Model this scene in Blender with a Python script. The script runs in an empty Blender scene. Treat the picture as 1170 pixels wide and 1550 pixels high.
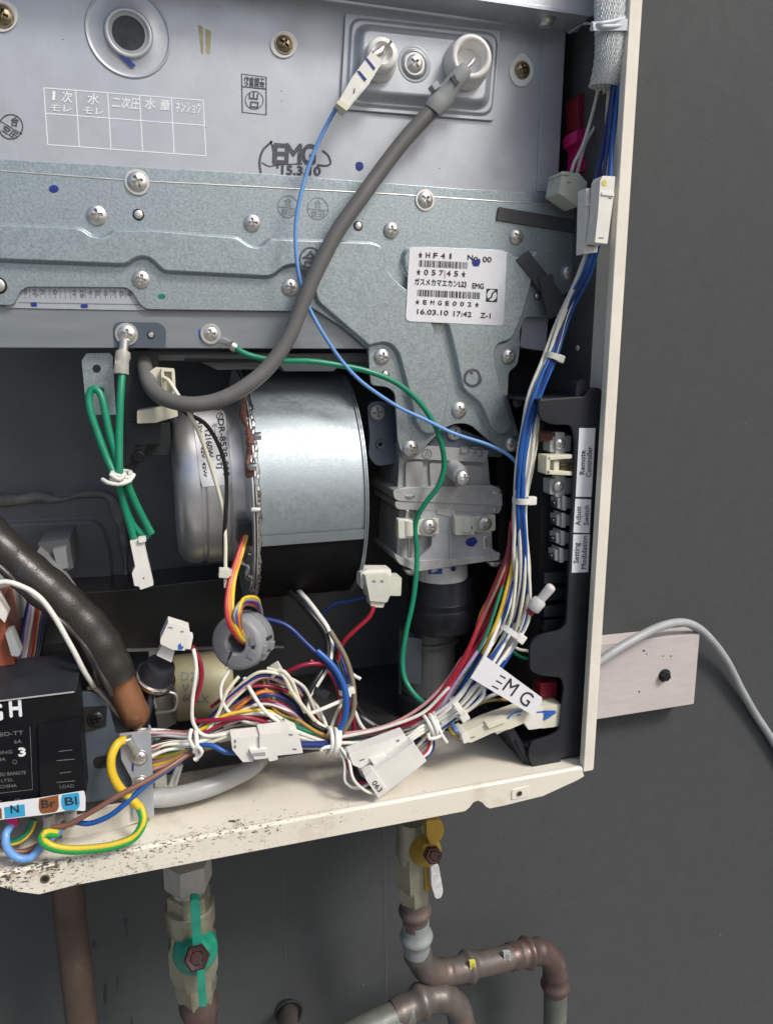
import bpy, bmesh, math, random
from mathutils import Vector, Matrix, Quaternion
from mathutils.geometry import tessellate_polygon
random.seed(7)
C = bpy.context.scene.collection
SC = bpy.context.scene
R = math.radians
MM = 0.001

# ------------------------------------------------------------------ camera
ex = Vector((3745, -245, 1118)).normalized()
ed = Vector((7, 5205, 1118)); ed = (ed - ex * ed.dot(ex)).normalized()
ey = ex.cross(ed).normalized()
# rows: camera right / down / forward in world axes (X right, Y into wall, Z up)
cr = Vector((ex.x, ey.x, -ed.x)); cd = Vector((ex.y, ey.y, -ed.y)); cf = Vector((ex.z, ey.z, -ed.z))
CAM = Vector((0, -0.5, 0))
cam_d = bpy.data.cameras.new('camera'); cam = bpy.data.objects.new('camera', cam_d); C.objects.link(cam)
cam.matrix_world = Matrix(((cr.x, -cd.x, -cf.x, CAM.x), (cr.y, -cd.y, -cf.y, CAM.y), (cr.z, -cd.z, -cf.z, CAM.z), (0, 0, 0, 1)))
cam_d.sensor_fit = 'VERTICAL'; cam_d.sensor_height = 36; cam_d.lens = 36 * 1118 / 1550
cam_d.clip_start = 0.01; cam_d.clip_end = 200
SC.camera = cam

# ------------------------------------------------------------------ light
SUN_EL, SUN_AZ = R(47), R(38)          # azimuth measured from straight behind the camera towards the right
world = bpy.data.worlds.new('World'); SC.world = world; world.use_nodes = True
wn = world.node_tree; bg = wn.nodes['Background']
sky = wn.nodes.new('ShaderNodeTexSky'); sky.sky_type = 'NISHITA'; sky.sun_disc = False
sky.sun_elevation = SUN_EL; sky.sun_rotation = math.pi - SUN_AZ
sky.air_density = 1.0; sky.dust_density = 4.0; sky.ozone_density = 1.0
wn.links.new(sky.outputs[0], bg.inputs[0]); bg.inputs[1].default_value = 0.085
sd = bpy.data.lights.new('sun', 'SUN'); sd.energy = 1.5; sd.angle = R(13); sd.color = (1, .97, .91)
so = bpy.data.objects.new('sun', sd); C.objects.link(so)
sdir = Vector((math.sin(SUN_AZ) * math.cos(SUN_EL), -math.cos(SUN_AZ) * math.cos(SUN_EL), math.sin(SUN_EL)))
so.rotation_euler = sdir.to_track_quat('Z', 'Y').to_euler(); so.location = sdir * 3
SC.view_settings.view_transform = 'Standard'; SC.view_settings.look = 'None'
SC.view_settings.exposure = 0.7; SC.view_settings.gamma = 1

# ------------------------------------------------------------------ geometry helpers
def ray(x, y):
    a, b = (x - 585) / 1118, (y - 775) / 1118
    return cr * a + cd * b + cf
def P(x, y, Y, off=0):
    d = ray(x, y); t = (Y * MM - CAM.y) / d.y
    p = CAM + d * t
    if off: p.y -= off * MM
    return p
def px(n, Y):                          # n photo pixels at depth Y, in millimetres
    return n * (Y + 500) / 1118
def plane(Y): return lambda x, y, off=0: P(x, y, Y, off)
def cylmap(cy, cz, rad):               # surface of a cylinder whose axis runs along X (metres)
    def f(x, y, off=0):
        d = ray(x, y); rr = rad
        a = d.y ** 2 + d.z ** 2; b = 2 * ((CAM.y - cy) * d.y + (CAM.z - cz) * d.z)
        c = (CAM.y - cy) ** 2 + (CAM.z - cz) ** 2 - rr * rr
        q = max(b * b - 4 * a * c, 0); t = (-b - math.sqrt(q)) / (2 * a)
        p = CAM + d * t; n = Vector((0, p.y - cy, p.z - cz)).normalized()
        return p + n * off * MM
    return f

def catmull(pts, step=4.0, closed=False):
    pts = [Vector(p) for p in pts]; out = []; n = len(pts)
    rng = range(n if closed else n - 1)
    for i in rng:
        p1, p2 = pts[i], pts[(i + 1) % n]
        p0 = pts[i - 1] if (closed or i > 0) else p1 * 2 - p2
        p3 = pts[(i + 2) % n] if (closed or i + 2 < n) else p2 * 2 - p1
        k = max(2, int((p2 - p1).length / step))
        d1 = max((p1 - p0).length, 1e-9) ** .5; d2 = max((p2 - p1).length, 1e-9) ** .5; d3 = max((p3 - p2).length, 1e-9) ** .5
        m1 = ((p1 - p0) / d1 - (p2 - p0) / (d1 + d2) + (p2 - p1) / d2) * d2
        m2 = ((p2 - p1) / d2 - (p3 - p1) / (d2 + d3) + (p3 - p2) / d3) * d2
        for j in range(k):
            t = j / k; t2 = t * t; t3 = t2 * t
            out.append(p1 * (2 * t3 - 3 * t2 + 1) + m1 * (t3 - 2 * t2 + t) + p2 * (-2 * t3 + 3 * t2) + m2 * (t3 - t2))
    if not closed: out.append(pts[-1])
    return out

def rounded(pts, r=4, seg=5):          # closed px polygon with rounded corners; a point may carry its own radius
    n = len(pts); out = []
    for i in range(n):
        p = Vector(pts[i][:2]); rr = pts[i][2] if len(pts[i]) > 2 else r
        a = Vector(pts[i - 1][:2]) - p; b = Vector(pts[(i + 1) % n][:2]) - p
        k = min(rr, a.length * .49, b.length * .49)
        if k < .05: out.append((p.x, p.y)); continue
        A = p + a.normalized() * k; B = p + b.normalized() * k
        for j in range(seg + 1):
            t = j / seg; q = A * (1 - t) ** 2 + p * 2 * t * (1 - t) + B * t * t
            out.append((q.x, q.y))
    return out
def circ(cx, cy, r, ry=None, n=32, a0=0):
    ry = r if ry is None else ry
    return [(cx + r * math.cos(a0 + 2 * math.pi * i / n), cy + ry * math.sin(a0 + 2 * math.pi * i / n)) for i in range(n)]
def rect(cx, cy, w, h, ang=0):
    c, s = math.cos(R(ang)), math.sin(R(ang))
    return [(cx + a * w / 2 * c - b * h / 2 * s, cy + a * w / 2 * s + b * h / 2 * c) for a, b in ((-1, -1), (1, -1), (1, 1), (-1, 1))]

class MB:
    def __init__(s): s.v = []; s.f = []
    def add(s, vs, fs):
        n = len(s.v); s.v += [Vector(v) for v in vs]; s.f += [tuple(n + i for i in f) for f in fs]; return s
    def poly3(s, front, ext):          # extruded 3-D polygon with both caps
        n = len(front); tri = tessellate_polygon([[Vector(p) for p in front]])
        vs = list(front) + [Vector(p) + ext for p in front]
        fs = [tuple(t) for t in tri] + [tuple(n + i for i in t)[::-1] for t in tri]
        fs += [(i, (i + 1) % n, n + (i + 1) % n, n + i) for i in range(n)]
        return s.add(vs, fs)
    def ngon(s, front, ext):           # the same with n-gon caps: cleaner bevels on convex outlines
        n = len(front)
        return s.add(list(front) + [Vector(p) + ext for p in front],
                     [tuple(range(n)), tuple(range(2 * n - 1, n - 1, -1))] + [(i, n + i, n + (i + 1) % n, (i + 1) % n) for i in range(n)])
    def prism(s, poly, Yf, Yb, tess=False):
        f = [P(p[0], p[1], Yf) for p in poly]
        return (s.poly3 if tess else s.ngon)(f, Vector((0, (Yb - Yf) * MM, 0)))
    def frustum(s, polyA, Ya, polyB, Yb):
        n = len(polyA)
        return s.add([P(p[0], p[1], Ya) for p in polyA] + [P(p[0], p[1], Yb) for p in polyB],
                     [tuple(range(n)), tuple(range(2 * n - 1, n - 1, -1))] + [(i, n + i, n + (i + 1) % n, (i + 1) % n) for i in range(n)])
    def flat(s, S, poly, off=.12):
        f = [S(p[0], p[1], off) for p in poly]
        return s.add(f, [tuple(t) for t in tessellate_polygon([[Vector((p[0], p[1], 0)) for p in poly]])])
    def stroke(s, S, pts, w, off=.15, closed=False):
        pts = [Vector(p[:2]) for p in pts]; n = len(pts); L = []
        for i in range(n):
            a = pts[i - 1] if (i or closed) else pts[0]; b = pts[(i + 1) % n] if (i < n - 1 or closed) else pts[-1]
            d = (b - a); d = d.normalized() if d.length else Vector((1, 0)); q = Vector((-d.y, d.x)) * (w / 2)
            L += [S(pts[i].x + q.x, pts[i].y + q.y, off), S(pts[i].x - q.x, pts[i].y - q.y, off)]
        m = n if closed else n - 1
        return s.add(L, [(2 * i, 2 * i + 1, (2 * i + 3) % (2 * n), (2 * i + 2) % (2 * n)) for i in range(m)])
    def tube(s, pts, r, seg=10, caps=True, flatten=None):
        n = len(pts); rs = r if isinstance(r, (list, tuple)) else [r] * n
        T = [((pts[min(i + 1, n - 1)] - pts[max(i - 1, 0)]).normalized()) for i in range(n)]
        u = T[0].orthogonal().normalized(); vs = []
        for i in range(n):
            if i: u = (T[i - 1].rotation_difference(T[i])) @ u
            u = (u - T[i] * u.dot(T[i])).normalized(); w = T[i].cross(u)
            for k in range(seg):
                a = 2 * math.pi * k / seg
                vs.append(pts[i] + (u * math.cos(a) + w * math.sin(a)) * rs[i] * MM)
        fs = [(i * seg + k, i * seg + (k + 1) % seg, (i + 1) * seg + (k + 1) % seg, (i + 1) * seg + k) for i in range(n - 1) for k in range(seg)]
        if caps: fs += [tuple(range(seg))[::-1], tuple((n - 1) * seg + k for k in range(seg))]
        return s.add(vs, fs)
    def lathe(s, p, d, prof, seg=32, a0=0, a1=2 * math.pi, ref=None, caps=True):   # prof: (t mm along d, r mm)
        d = Vector(d).normalized(); u = (Vector(ref) if ref else d.orthogonal()); u = (u - d * u.dot(d)).normalized(); w = d.cross(u)
        full = abs(a1 - a0 - 2 * math.pi) < 1e-6; m = seg if full else seg + 1; vs = []
        for t, r in prof:
            for k in range(m):
                a = a0 + (a1 - a0) * k / seg
                vs.append(Vector(p) + d * t * MM + (u * math.cos(a) + w * math.sin(a)) * r * MM)
        n = len(prof); fs = []
        for i in range(n - 1):
            for k in range(seg):
                k2 = (k + 1) % m; fs.append((i * m + k, i * m + k2, (i + 1) * m + k2, (i + 1) * m + k))
        if full and caps:
            fs += [tuple(range(m)), tuple((n - 1) * m + k for k in range(m))[::-1]]
        return s.add(vs, fs)
    def box(s, c, size, rot=None):
        c = Vector(c); vs = []
        for x in (-.5, .5):
            for y in (-.5, .5):
                for z in (-.5, .5):
                    q = Vector((x * size[0], y * size[1], z * size[2])) * MM
                    if rot: q = rot @ q
                    vs.append(c + q)
        return s.add(vs, [(0, 1, 3, 2), (4, 6, 7, 5), (0, 4, 5, 1), (2, 3, 7, 6), (0, 2, 6, 4), (1, 5, 7, 3)])
    def emboss(s, poly, Y, h, inset, n=6, sgn=1, flat_edge=0):
        pts = [P(p[0], p[1], Y) for p in poly]; N = len(pts)
        area = sum(pts[i].x * pts[(i + 1) % N].z - pts[(i + 1) % N].x * pts[i].z for i in range(N))
        sg = 1 if area > 0 else -1; nor = []
        for i in range(N):
            a, b = pts[i - 1], pts[(i + 1) % N]; d = (b - a).normalized(); nor.append(Vector((-d.z, 0, d.x)) * sg)
        for _ in range(3): nor = [(nor[i - 1] + nor[i] * 2 + nor[(i + 1) % N]).normalized() for i in range(N)]
        vs = []
        for k in range(n + 1):
            t = k / n; hh = h * (t * t * (3 - 2 * t))
            vs += [pts[i] + nor[i] * inset * t * MM + Vector((0, -hh * MM, 0)) for i in range(N)]
        n += 1; vs += [pts[i] + nor[i] * (inset + .35) * MM + Vector((0, -h * MM, 0)) for i in range(N)]     # flat rim: keeps the top flat in shading
        fs = [(k * N + i, k * N + (i + 1) % N, (k + 1) * N + (i + 1) % N, (k + 1) * N + i) for k in range(n) for i in range(N)]
        top = vs[-N:]; fs += [tuple(n * N + i for i in t) for t in tessellate_polygon([[Vector((p.x, p.z, 0)) for p in top]])]
        return s.add(vs, fs)

_tc = {}
def glyphs(txt):
    if txt not in _tc:
        c = bpy.data.curves.new('t', 'FONT'); c.body = txt; c.resolution_u = 3; c.align_x = 'CENTER'; c.align_y = 'CENTER'
        o = bpy.data.objects.new('t', c); C.objects.link(o)
        m = bpy.data.meshes.new_from_object(o.evaluated_get(bpy.context.evaluated_depsgraph_get()))
        _tc[txt] = ([v.co.copy() for v in m.vertices], [tuple(p.vertices) for p in m.polygons])
        bpy.data.objects.remove(o); bpy.data.curves.remove(c); bpy.data.meshes.remove(m)
    return _tc[txt]
def text(mb, S, txt, x, y, h, ang=0, wid=None, off=.16, skew=0, bold=0):
    vs, fs = glyphs(txt)
    if not vs: return
    x0 = min(v.x for v in vs); x1 = max(v.x for v in vs); y0 = min(v.y for v in vs); y1 = max(v.y for v in vs)
    k = h / .7; kx = k if wid is None else wid / max(x1 - x0, 1e-6)
    c, s = math.cos(R(ang)), math.sin(R(ang))
    for ci, (bx, by) in enumerate([(0, 0)] if not bold else [(-bold, 0), (bold, 0), (0, bold), (0, -bold)]):
        out = []
        for v in vs:
            u = (v.x - (x0 + x1) / 2) * kx + bx; w = (v.y - (y0 + y1) / 2) * k + by + skew * (v.x - (x0 + x1) / 2) * kx
            out.append(S(x + u * c - w * s, y - (u * s + w * c), off + ci * .04))
        mb.add(out, fs)

ORG = {}
def prep(name, mb, m, smooth=35, bevel=0, bseg=2):
    me = bpy.data.meshes.new(name)
    n = len(mb.v); c = Vector([(min(v[i] for v in mb.v) + max(v[i] for v in mb.v)) / 2 for i in range(3)])
    me.from_pydata([v - c for v in mb.v], [], mb.f); me.materials.append(m)
    bm = bmesh.new(); bm.from_mesh(me); bmesh.ops.recalc_face_normals(bm, faces=bm.faces)
    if bevel:
        bmesh.ops.dissolve_limit(bm, angle_limit=R(1), verts=bm.verts, edges=bm.edges)
        es = [e for e in bm.edges if len(e.link_faces) == 2 and e.calc_face_angle(0) > R(28)]
        if es: bmesh.ops.bevel(bm, geom=es, offset=bevel * MM, segments=bseg, affect='EDGES', profile=.5, clamp_overlap=True)
    bm.to_mesh(me); bm.free()
    if smooth:
        me.shade_smooth(); me.set_sharp_from_angle(angle=R(smooth))
    return me, c
def obj(name, mb, m, parent=None, smooth=35, bevel=0, kind=None, label=None, cat=None, group=None, bseg=2):
    me, c = prep(name, mb, m, smooth, bevel, bseg)
    o = bpy.data.objects.new(name, me); C.objects.link(o)
    if parent: o.parent = parent; o.location = c - ORG[parent.name]
    else: o.location = c
    ORG[o.name] = c
    if kind: o['kind'] = kind
    if bevel and smooth:
        wm = o.modifiers.new('weighted_normal', 'WEIGHTED_NORMAL'); wm.keep_sharp = True; wm.weight = 80
    if label: o['label'] = label
    if cat: o['category'] = cat
    if group: o['group'] = group
    return o
def thing(name, label, cat, loc, group=None):
    o = bpy.data.objects.new(name, None); C.objects.link(o); o.location = loc; o.empty_display_size = .01
    ORG[o.name] = Vector(loc); o['label'] = label; o['category'] = cat
    if group: o['group'] = group
    return o

# ------------------------------------------------------------------ materials
def mat(name, col, rough=.5, metal=0, col2=None, vs=200, vdet=4, vlo=.35, vhi=.65, bump=0, bs=600, col3=None, s3=300, t3=.6, w3=.05, alpha=0, ior=1.45, coat=0, rvar=0, sss=0, stretch=None, spec=None, dirt=.22, ds=22):
    m = bpy.data.materials.new(name); m.use_nodes = True; nt = m.node_tree; N = nt.nodes; L = nt.links
    b = N['Principled BSDF']; b.inputs['Roughness'].default_value = rough; b.inputs['Metallic'].default_value = metal
    b.inputs['IOR'].default_value = ior
    if spec is not None: b.inputs['Specular IOR Level'].default_value = spec
    if coat: b.inputs['Coat Weight'].default_value = coat; b.inputs['Coat Roughness'].default_value = .15
    if alpha: b.inputs['Transmission Weight'].default_value = alpha
    if sss: b.inputs['Subsurface Weight'].default_value = sss; b.inputs['Subsurface Radius'].default_value = (.004, .003, .002); b.inputs['Subsurface Scale'].default_value = .5
    tc = N.new('ShaderNodeTexCoord'); src = tc.outputs['Object']
    if stretch:
        mp = N.new('ShaderNodeMapping'); mp.inputs['Scale'].default_value = stretch; L.new(src, mp.inputs[0]); src = mp.outputs[0]
    def noise(sc, det, off=0, ro=.5):
        n = N.new('ShaderNodeTexNoise'); n.inputs['Scale'].default_value = sc; n.inputs['Detail'].default_value = det; n.inputs['Roughness'].default_value = ro
        L.new(src, n.inputs['Vector']); return n
    def ramp(inp, lo, hi, ca, cb):
        r = N.new('ShaderNodeValToRGB'); r.color_ramp.elements[0].position = lo; r.color_ramp.elements[1].position = hi
        r.color_ramp.elements[0].color = (*ca, 1); r.color_ramp.elements[1].color = (*cb, 1); L.new(inp, r.inputs[0]); return r
    b.inputs['Base Color'].default_value = (*col, 1); out = None
    if col2 is None: col2 = tuple(c * .88 for c in col)
    nz = noise(vs, vdet, ro=.6); out = ramp(nz.outputs['Fac'], vlo, vhi, col2, col).outputs[0]
    if col3 is not None:
        n3 = noise(s3, 6, ro=.65); r3 = ramp(n3.outputs['Fac'], t3, min(t3 + w3, 1), (0, 0, 0), (1, 1, 1))
        mx = N.new('ShaderNodeMix'); mx.data_type = 'RGBA'; L.new(r3.outputs[0], mx.inputs[0]); L.new(out, mx.inputs[6]); mx.inputs[7].default_value = (*col3, 1)
        out = mx.outputs[2]
    if dirt:
        nd = noise(ds, 8, ro=.72); rd = ramp(nd.outputs['Fac'], .46, .72, (0, 0, 0), (dirt, dirt, dirt))
        md = N.new('ShaderNodeMix'); md.data_type = 'RGBA'; L.new(rd.outputs[0], md.inputs[0]); L.new(out, md.inputs[6]); md.inputs[7].default_value = (*[c * .35 + q for c, q in zip(col, (.03, .026, .02))], 1)
        out = md.outputs[2]
    L.new(out, b.inputs['Base Color'])
    rv = rvar or .08
    mr = N.new('ShaderNodeMapRange'); mr.inputs[3].default_value = max(rough - rv, .03); mr.inputs[4].default_value = min(rough + rv, 1)
    nr = noise(vs * .37, 3); L.new(nr.outputs['Fac'], mr.inputs[0]); mr.inputs[1].default_value = .3; mr.inputs[2].default_value = .7
    L.new(mr.outputs[0], b.inputs['Roughness'])
    if bump:
        nb = noise(bs, 4); bp = N.new('ShaderNodeBump'); bp.inputs['Strength'].default_value = bump; bp.inputs['Distance'].default_value = .0006
        L.new(nb.outputs['Fac'], bp.inputs['Height']); L.new(bp.outputs[0], b.inputs['Normal'])
    return m
M = {}
M['wall'] = mat('charcoal_wall', (.066, .0715, .0735), .62, col2=(.061, .066, .068), vs=70, bump=.4, bs=230, vdet=7, rvar=.02, spec=.25, dirt=0)
M['ground'] = mat('concrete', (.24, .235, .22), .9, vs=3)
M['galv'] = mat('galvanised', (.44, .50, .53), .36, .65, col2=(.32, .38, .40), vs=620, vdet=5, vlo=.38, vhi=.62, bump=.16, bs=800, rvar=.05, col3=(.26, .315, .33), s3=1100, t3=.60, w3=.06, dirt=.12, ds=60)
M['sheet'] = mat('plain_steel', (.49, .52, .56), .42, .45, col2=(.45, .48, .515), vs=60, vdet=8, bump=.06, bs=500, rvar=.08)
M['bar'] = mat('dark_steel', (.32, .35, .37), .45, .6, col2=(.27, .30, .32), vs=120, vdet=6, bump=.05, bs=900, stretch=(.12, 1, 1))
M['chrome'] = mat('nickel', (.72, .70, .66), .22, 1, bump=.03)
M['zinc'] = mat('zinc_screw', (.74, .73, .70), .36, .9, vs=300)
M['brass'] = mat('yellowed_screw', (.40, .33, .22), .34, .95, col2=(.22, .17, .11), vs=500)
M['cream'] = mat('cream_paint', (.78, .745, .65), .38, 0, col2=(.73, .69, .60), vs=30, bump=.07, bs=700, coat=.2, rvar=.1)
M['white'] = mat('white_plastic', (.80, .79, .74), .36, sss=.12, vs=90, bump=.03)
M['cream_pl'] = mat('cream_plastic', (.74, .72, .58), .38, sss=.15, vs=90)
M['ivory'] = mat('milky_plastic', (.64, .66, .57), .32, sss=.2, vs=100)
M['clearish'] = mat('clear_crimp', (.80, .78, .70), .15, alpha=.55, vs=100)
M['paper'] = mat('label_paper', (.80, .81, .84), .5, vs=25, bump=.12, bs=60)
M['ink'] = mat('black_ink', (.02, .02, .024), .6, col2=(.13, .13, .14), vs=1600, vlo=.30, vhi=.46)
M['stamp'] = mat('stamp_ink', (.045, .05, .065), .55, col2=(.20, .21, .24), vs=1500, vlo=.38, vhi=.5)
M['stamp2'] = mat('faded_stamp_ink', (.12, .14, .16), .55, col2=(.30, .33, .35), vs=900, vlo=.3, vhi=.6)
M['blueink'] = mat('blue_marker', (.012, .02, .17), .45, col2=(.02, .05, .30), vs=300)
M['bluepen'] = mat('blue_felt', (.03, .12, .48), .5, vs=300)
M['greenink'] = mat('green_marker', (.01, .20, .12), .4, vs=400)
M['redpen'] = mat('red_pen', (.55, .10, .14), .5, vs=500)
M['mustard'] = mat('mustard_mark', (.36, .33, .16), .5, col2=(.46, .44, .28), vs=300)
M['whiteink'] = mat('white_print', (.82, .84, .86), .5, vs=500)
M['scribe'] = mat('scribed_line', (.88, .89, .91), .5, 0, col2=(.78, .80, .83), vs=900, dirt=0)
M['greyprint'] = mat('grey_print', (.20, .205, .215), .5, col2=(.10, .10, .11), vs=1400, vlo=.4, vhi=.6)
M['tape'] = mat('black_foam_tape', (.085, .087, .088), .62, col2=(.06, .062, .064), vs=70, bump=.1, bs=900, col3=(.16, .16, .16), s3=700, t3=.72)
M['blackpl'] = mat('black_plastic', (.022, .025, .032), .34, col2=(.016, .018, .022), vs=40, bump=.05, bs=500, rvar=.12, col3=(.10, .11, .12), s3=160, t3=.74, w3=.02)
M['wrap'] = mat('black_wrap', (.006, .006, .007), .62, vs=60, spec=.2)
M['blackbox'] = mat('gloss_black_plastic', (.006, .007, .009), .45, spec=.22, vs=60, bump=.04, col3=(.07, .075, .085), s3=90, t3=.66, w3=.1, rvar=.12)
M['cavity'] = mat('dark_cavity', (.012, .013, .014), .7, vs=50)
M['darksteel'] = mat('black_coated_steel', (.035, .04, .045), .45, .3, vs=60, bump=.05)
M['bluegrey'] = mat('blue_grey_plate', (.13, .16, .20), .42, .5, col2=(.10, .125, .155), vs=40, bump=.04)
M['inner'] = mat('inner_back_panel', (.145, .152, .16), .42, 0, col2=(.125, .13, .135), vs=14, bump=.08, bs=300, rvar=.14)
M['duct'] = mat('dark_duct', (.05, .05, .046), .25, col2=(.03, .03, .03), vs=12)
M['shade_grey'] = mat('painted_shade_grey', (.085, .088, .088), .5, col2=(.065, .066, .066), vs=25, bump=.05)  # grey that paints interior shade on the side panel and tray floor
M['caulk'] = mat('grey_sealant', (.22, .22, .20), .6, col2=(.12, .125, .12), vs=60, bump=.4, bs=200)
M['cast'] = mat('cast_aluminium', (.50, .51, .51), .5, .35, col2=(.39, .40, .40), vs=140, bump=.3, bs=700, col3=(.36, .28, .20), s3=120, t3=.68, w3=.1)
M['castd'] = mat('cast_aluminium_dull', (.45, .455, .45), .55, .3, col2=(.36, .365, .36), vs=90, bump=.3, bs=700)
M['cover'] = mat('valve_cover', (.47, .49, .52), .5, .3, col2=(.37, .39, .42), vs=60, bump=.1, bs=600)
M['motor'] = mat('motor_can', (.74, .75, .76), .38, .8, col2=(.67, .68, .69), vs=40, bump=.04, bs=300, stretch=(.3, 1, 1), rvar=.06)
M['fan'] = mat('zinc_fan_drum', (.39, .44, .47), .46, .75, col2=(.34, .39, .41), vs=800, vdet=5, bump=.14, bs=1300, rvar=.08)
M['rust'] = mat('rusty_sealant', (.19, .085, .06), .5, .2, col2=(.11, .05, .04), vs=500, bump=1, bs=500, col3=(.55, .38, .32), s3=900, t3=.62, w3=.06)
M['hose'] = mat('black_foam_hose', (.022, .019, .015), .3, col2=(.03, .03, .028), vs=30, bump=.3, bs=900, col3=(.16, .155, .14), s3=1200, t3=.62, w3=.1, rvar=.14)
M['copper'] = mat('brown_copper', (.46, .22, .11), .32, .6, col2=(.28, .13, .07), vs=30, bump=.08)
M['greycable'] = mat('grey_hv_cable', (.135, .135, .13), .42, col2=(.115, .115, .11), vs=60, bump=.08, bs=400, stretch=(1, 1, .4), rvar=.1)
M['boot'] = mat('grey_silicone', (.36, .38, .38), .42, sss=.05, vs=80)
M['ceramic'] = mat('white_ceramic', (.84, .83, .80), .18, coat=.4, vs=60)
M['ferrite'] = mat('grey_ferrite_case', (.27, .28, .30), .45, vs=60, bump=.08, col2=(.24, .25, .265))
M['wood'] = mat('pale_painted_board', (.56, .51, .50), .7, col2=(.48, .43, .43), vs=14, vdet=6, bump=.5, bs=140, col3=(.26, .23, .22), s3=70, t3=.70, w3=.1, stretch=(.5, 1, 1.4))
M['bolt'] = mat('dark_bolt', (.04, .042, .045), .3, .7, vs=300)
M['pvc'] = mat('grey_flex_tube', (.40, .41, .40), .3, vs=90, sss=.05, bump=.08, bs=160)
M['cablegrey'] = mat('grey_outdoor_cable', (.36, .38, .39), .42, vs=60)
M['sleeve'] = mat('braided_sleeve', (.66, .70, .70), .5, vs=400)
M['magenta'] = mat('magenta_plastic', (.62, .015, .17), .35, vs=80, sss=.05)
M['darkred'] = mat('dark_red_plastic', (.22, .015, .03), .35, vs=80)
M['redbrown'] = mat('terracotta_plastic', (.36, .10, .05), .45, vs=60)
M['olive'] = mat('dull_nickel_valve', (.40, .40, .31), .34, .5, col2=(.28, .28, .20), vs=70, bump=.3, bs=400, col3=(.17, .14, .09), s3=90, t3=.56, w3=.2, dirt=.5, ds=70)
M['grayfit'] = mat('grey_painted_nut', (.42, .42, .39), .5, .1, col2=(.34, .34, .31), vs=60, bump=.12)
M['greenh'] = mat('green_handle', (.01, .22, .145), .35, col2=(.02, .28, .20), vs=60, bump=.15, bs=300, col3=(.20, .50, .40), s3=160, t3=.64, w3=.1, coat=.3)
M['yellowh'] = mat('yellow_handle', (.50, .32, .04), .42, dirt=.6, ds=70, col2=(.38, .24, .04), vs=60, bump=.15, bs=300, col3=(.24, .12, .05), s3=90, t3=.64, w3=.1)
M['whiteh'] = mat('white_tag_paint', (.70, .71, .73), .5, col2=(.5, .5, .52), vs=200, bump=.2)
M['nut'] = mat('maroon_nut', (.045, .014, .013), .3, .3, vs=200)
M['pipe'] = mat('brown_painted_pipe', (.10, .07, .053), .48, col2=(.06, .042, .034), vs=30, vdet=8, bump=.35, bs=160, col3=(.24, .20, .17), s3=50, t3=.60, w3=.14, dirt=.5, ds=40)
M['fit'] = mat('tarnished_copper_fitting', (.175, .155, .14), .42, .4, col2=(.09, .082, .078), vs=45, vdet=8, vlo=.3, vhi=.7, bump=.35, bs=260, col3=(.17, .105, .085), s3=24, t3=.50, w3=.2, dirt=.6, ds=60)
M['fitg'] = mat('verdigris_pipe', (.17, .19, .17), .5, .3, col2=(.13, .135, .12), vs=40, bump=.3, col3=(.30, .33, .29), s3=40, t3=.56, w3=.2, dirt=.6, ds=50)
M['fitr'] = mat('red_copper_fitting', (.16, .10, .088), .36, .45, col2=(.095, .075, .07), vs=45, vdet=8, vlo=.3, vhi=.7, bump=.3, col3=(.26, .22, .20), s3=50, t3=.60, w3=.2, dirt=.5, ds=60)
M['amber'] = mat('amber_film', (.46, .42, .26), .4, col2=(.40, .36, .22), vs=30, sss=.1)
M['greyfilm'] = mat('grey_film', (.25, .25, .22), .3, vs=30)
M['brownlab'] = mat('brown_print', (.25, .09, .03), .5, vs=200)
M['bluelab'] = mat('blue_print', (.04, .38, .66), .5, vs=200)
M['yellowmark'] = mat('yellow_band', (.62, .60, .10), .5, vs=200)
M['pcb'] = mat('brown_board', (.14, .05, .03), .3, vs=100)
WC = dict(white=(.76, .755, .70), cream=(.72, .69, .55), red=(.42, .02, .04), crimson=(.27, .012, .04), blue=(.014, .095, .36), navy=(.012, .035, .17),
          yellow=(.74, .50, .03), orange=(.72, .20, .03), green=(.01, .24, .13), black=(.014, .014, .016), brown=(.22, .105, .075), lilac=(.50, .36, .56),
          grey=(.30, .31, .33), pink=(.62, .30, .30), gold=(.42, .26, .06), lightblue=(.16, .36, .74), olive=(.20, .17, .12), mauve=(.42, .26, .28))
WM = {k: mat('wire_' + k, v, .34, vs=120, col2=tuple(c * .86 for c in v)) for k, v in WC.items()}

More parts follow.
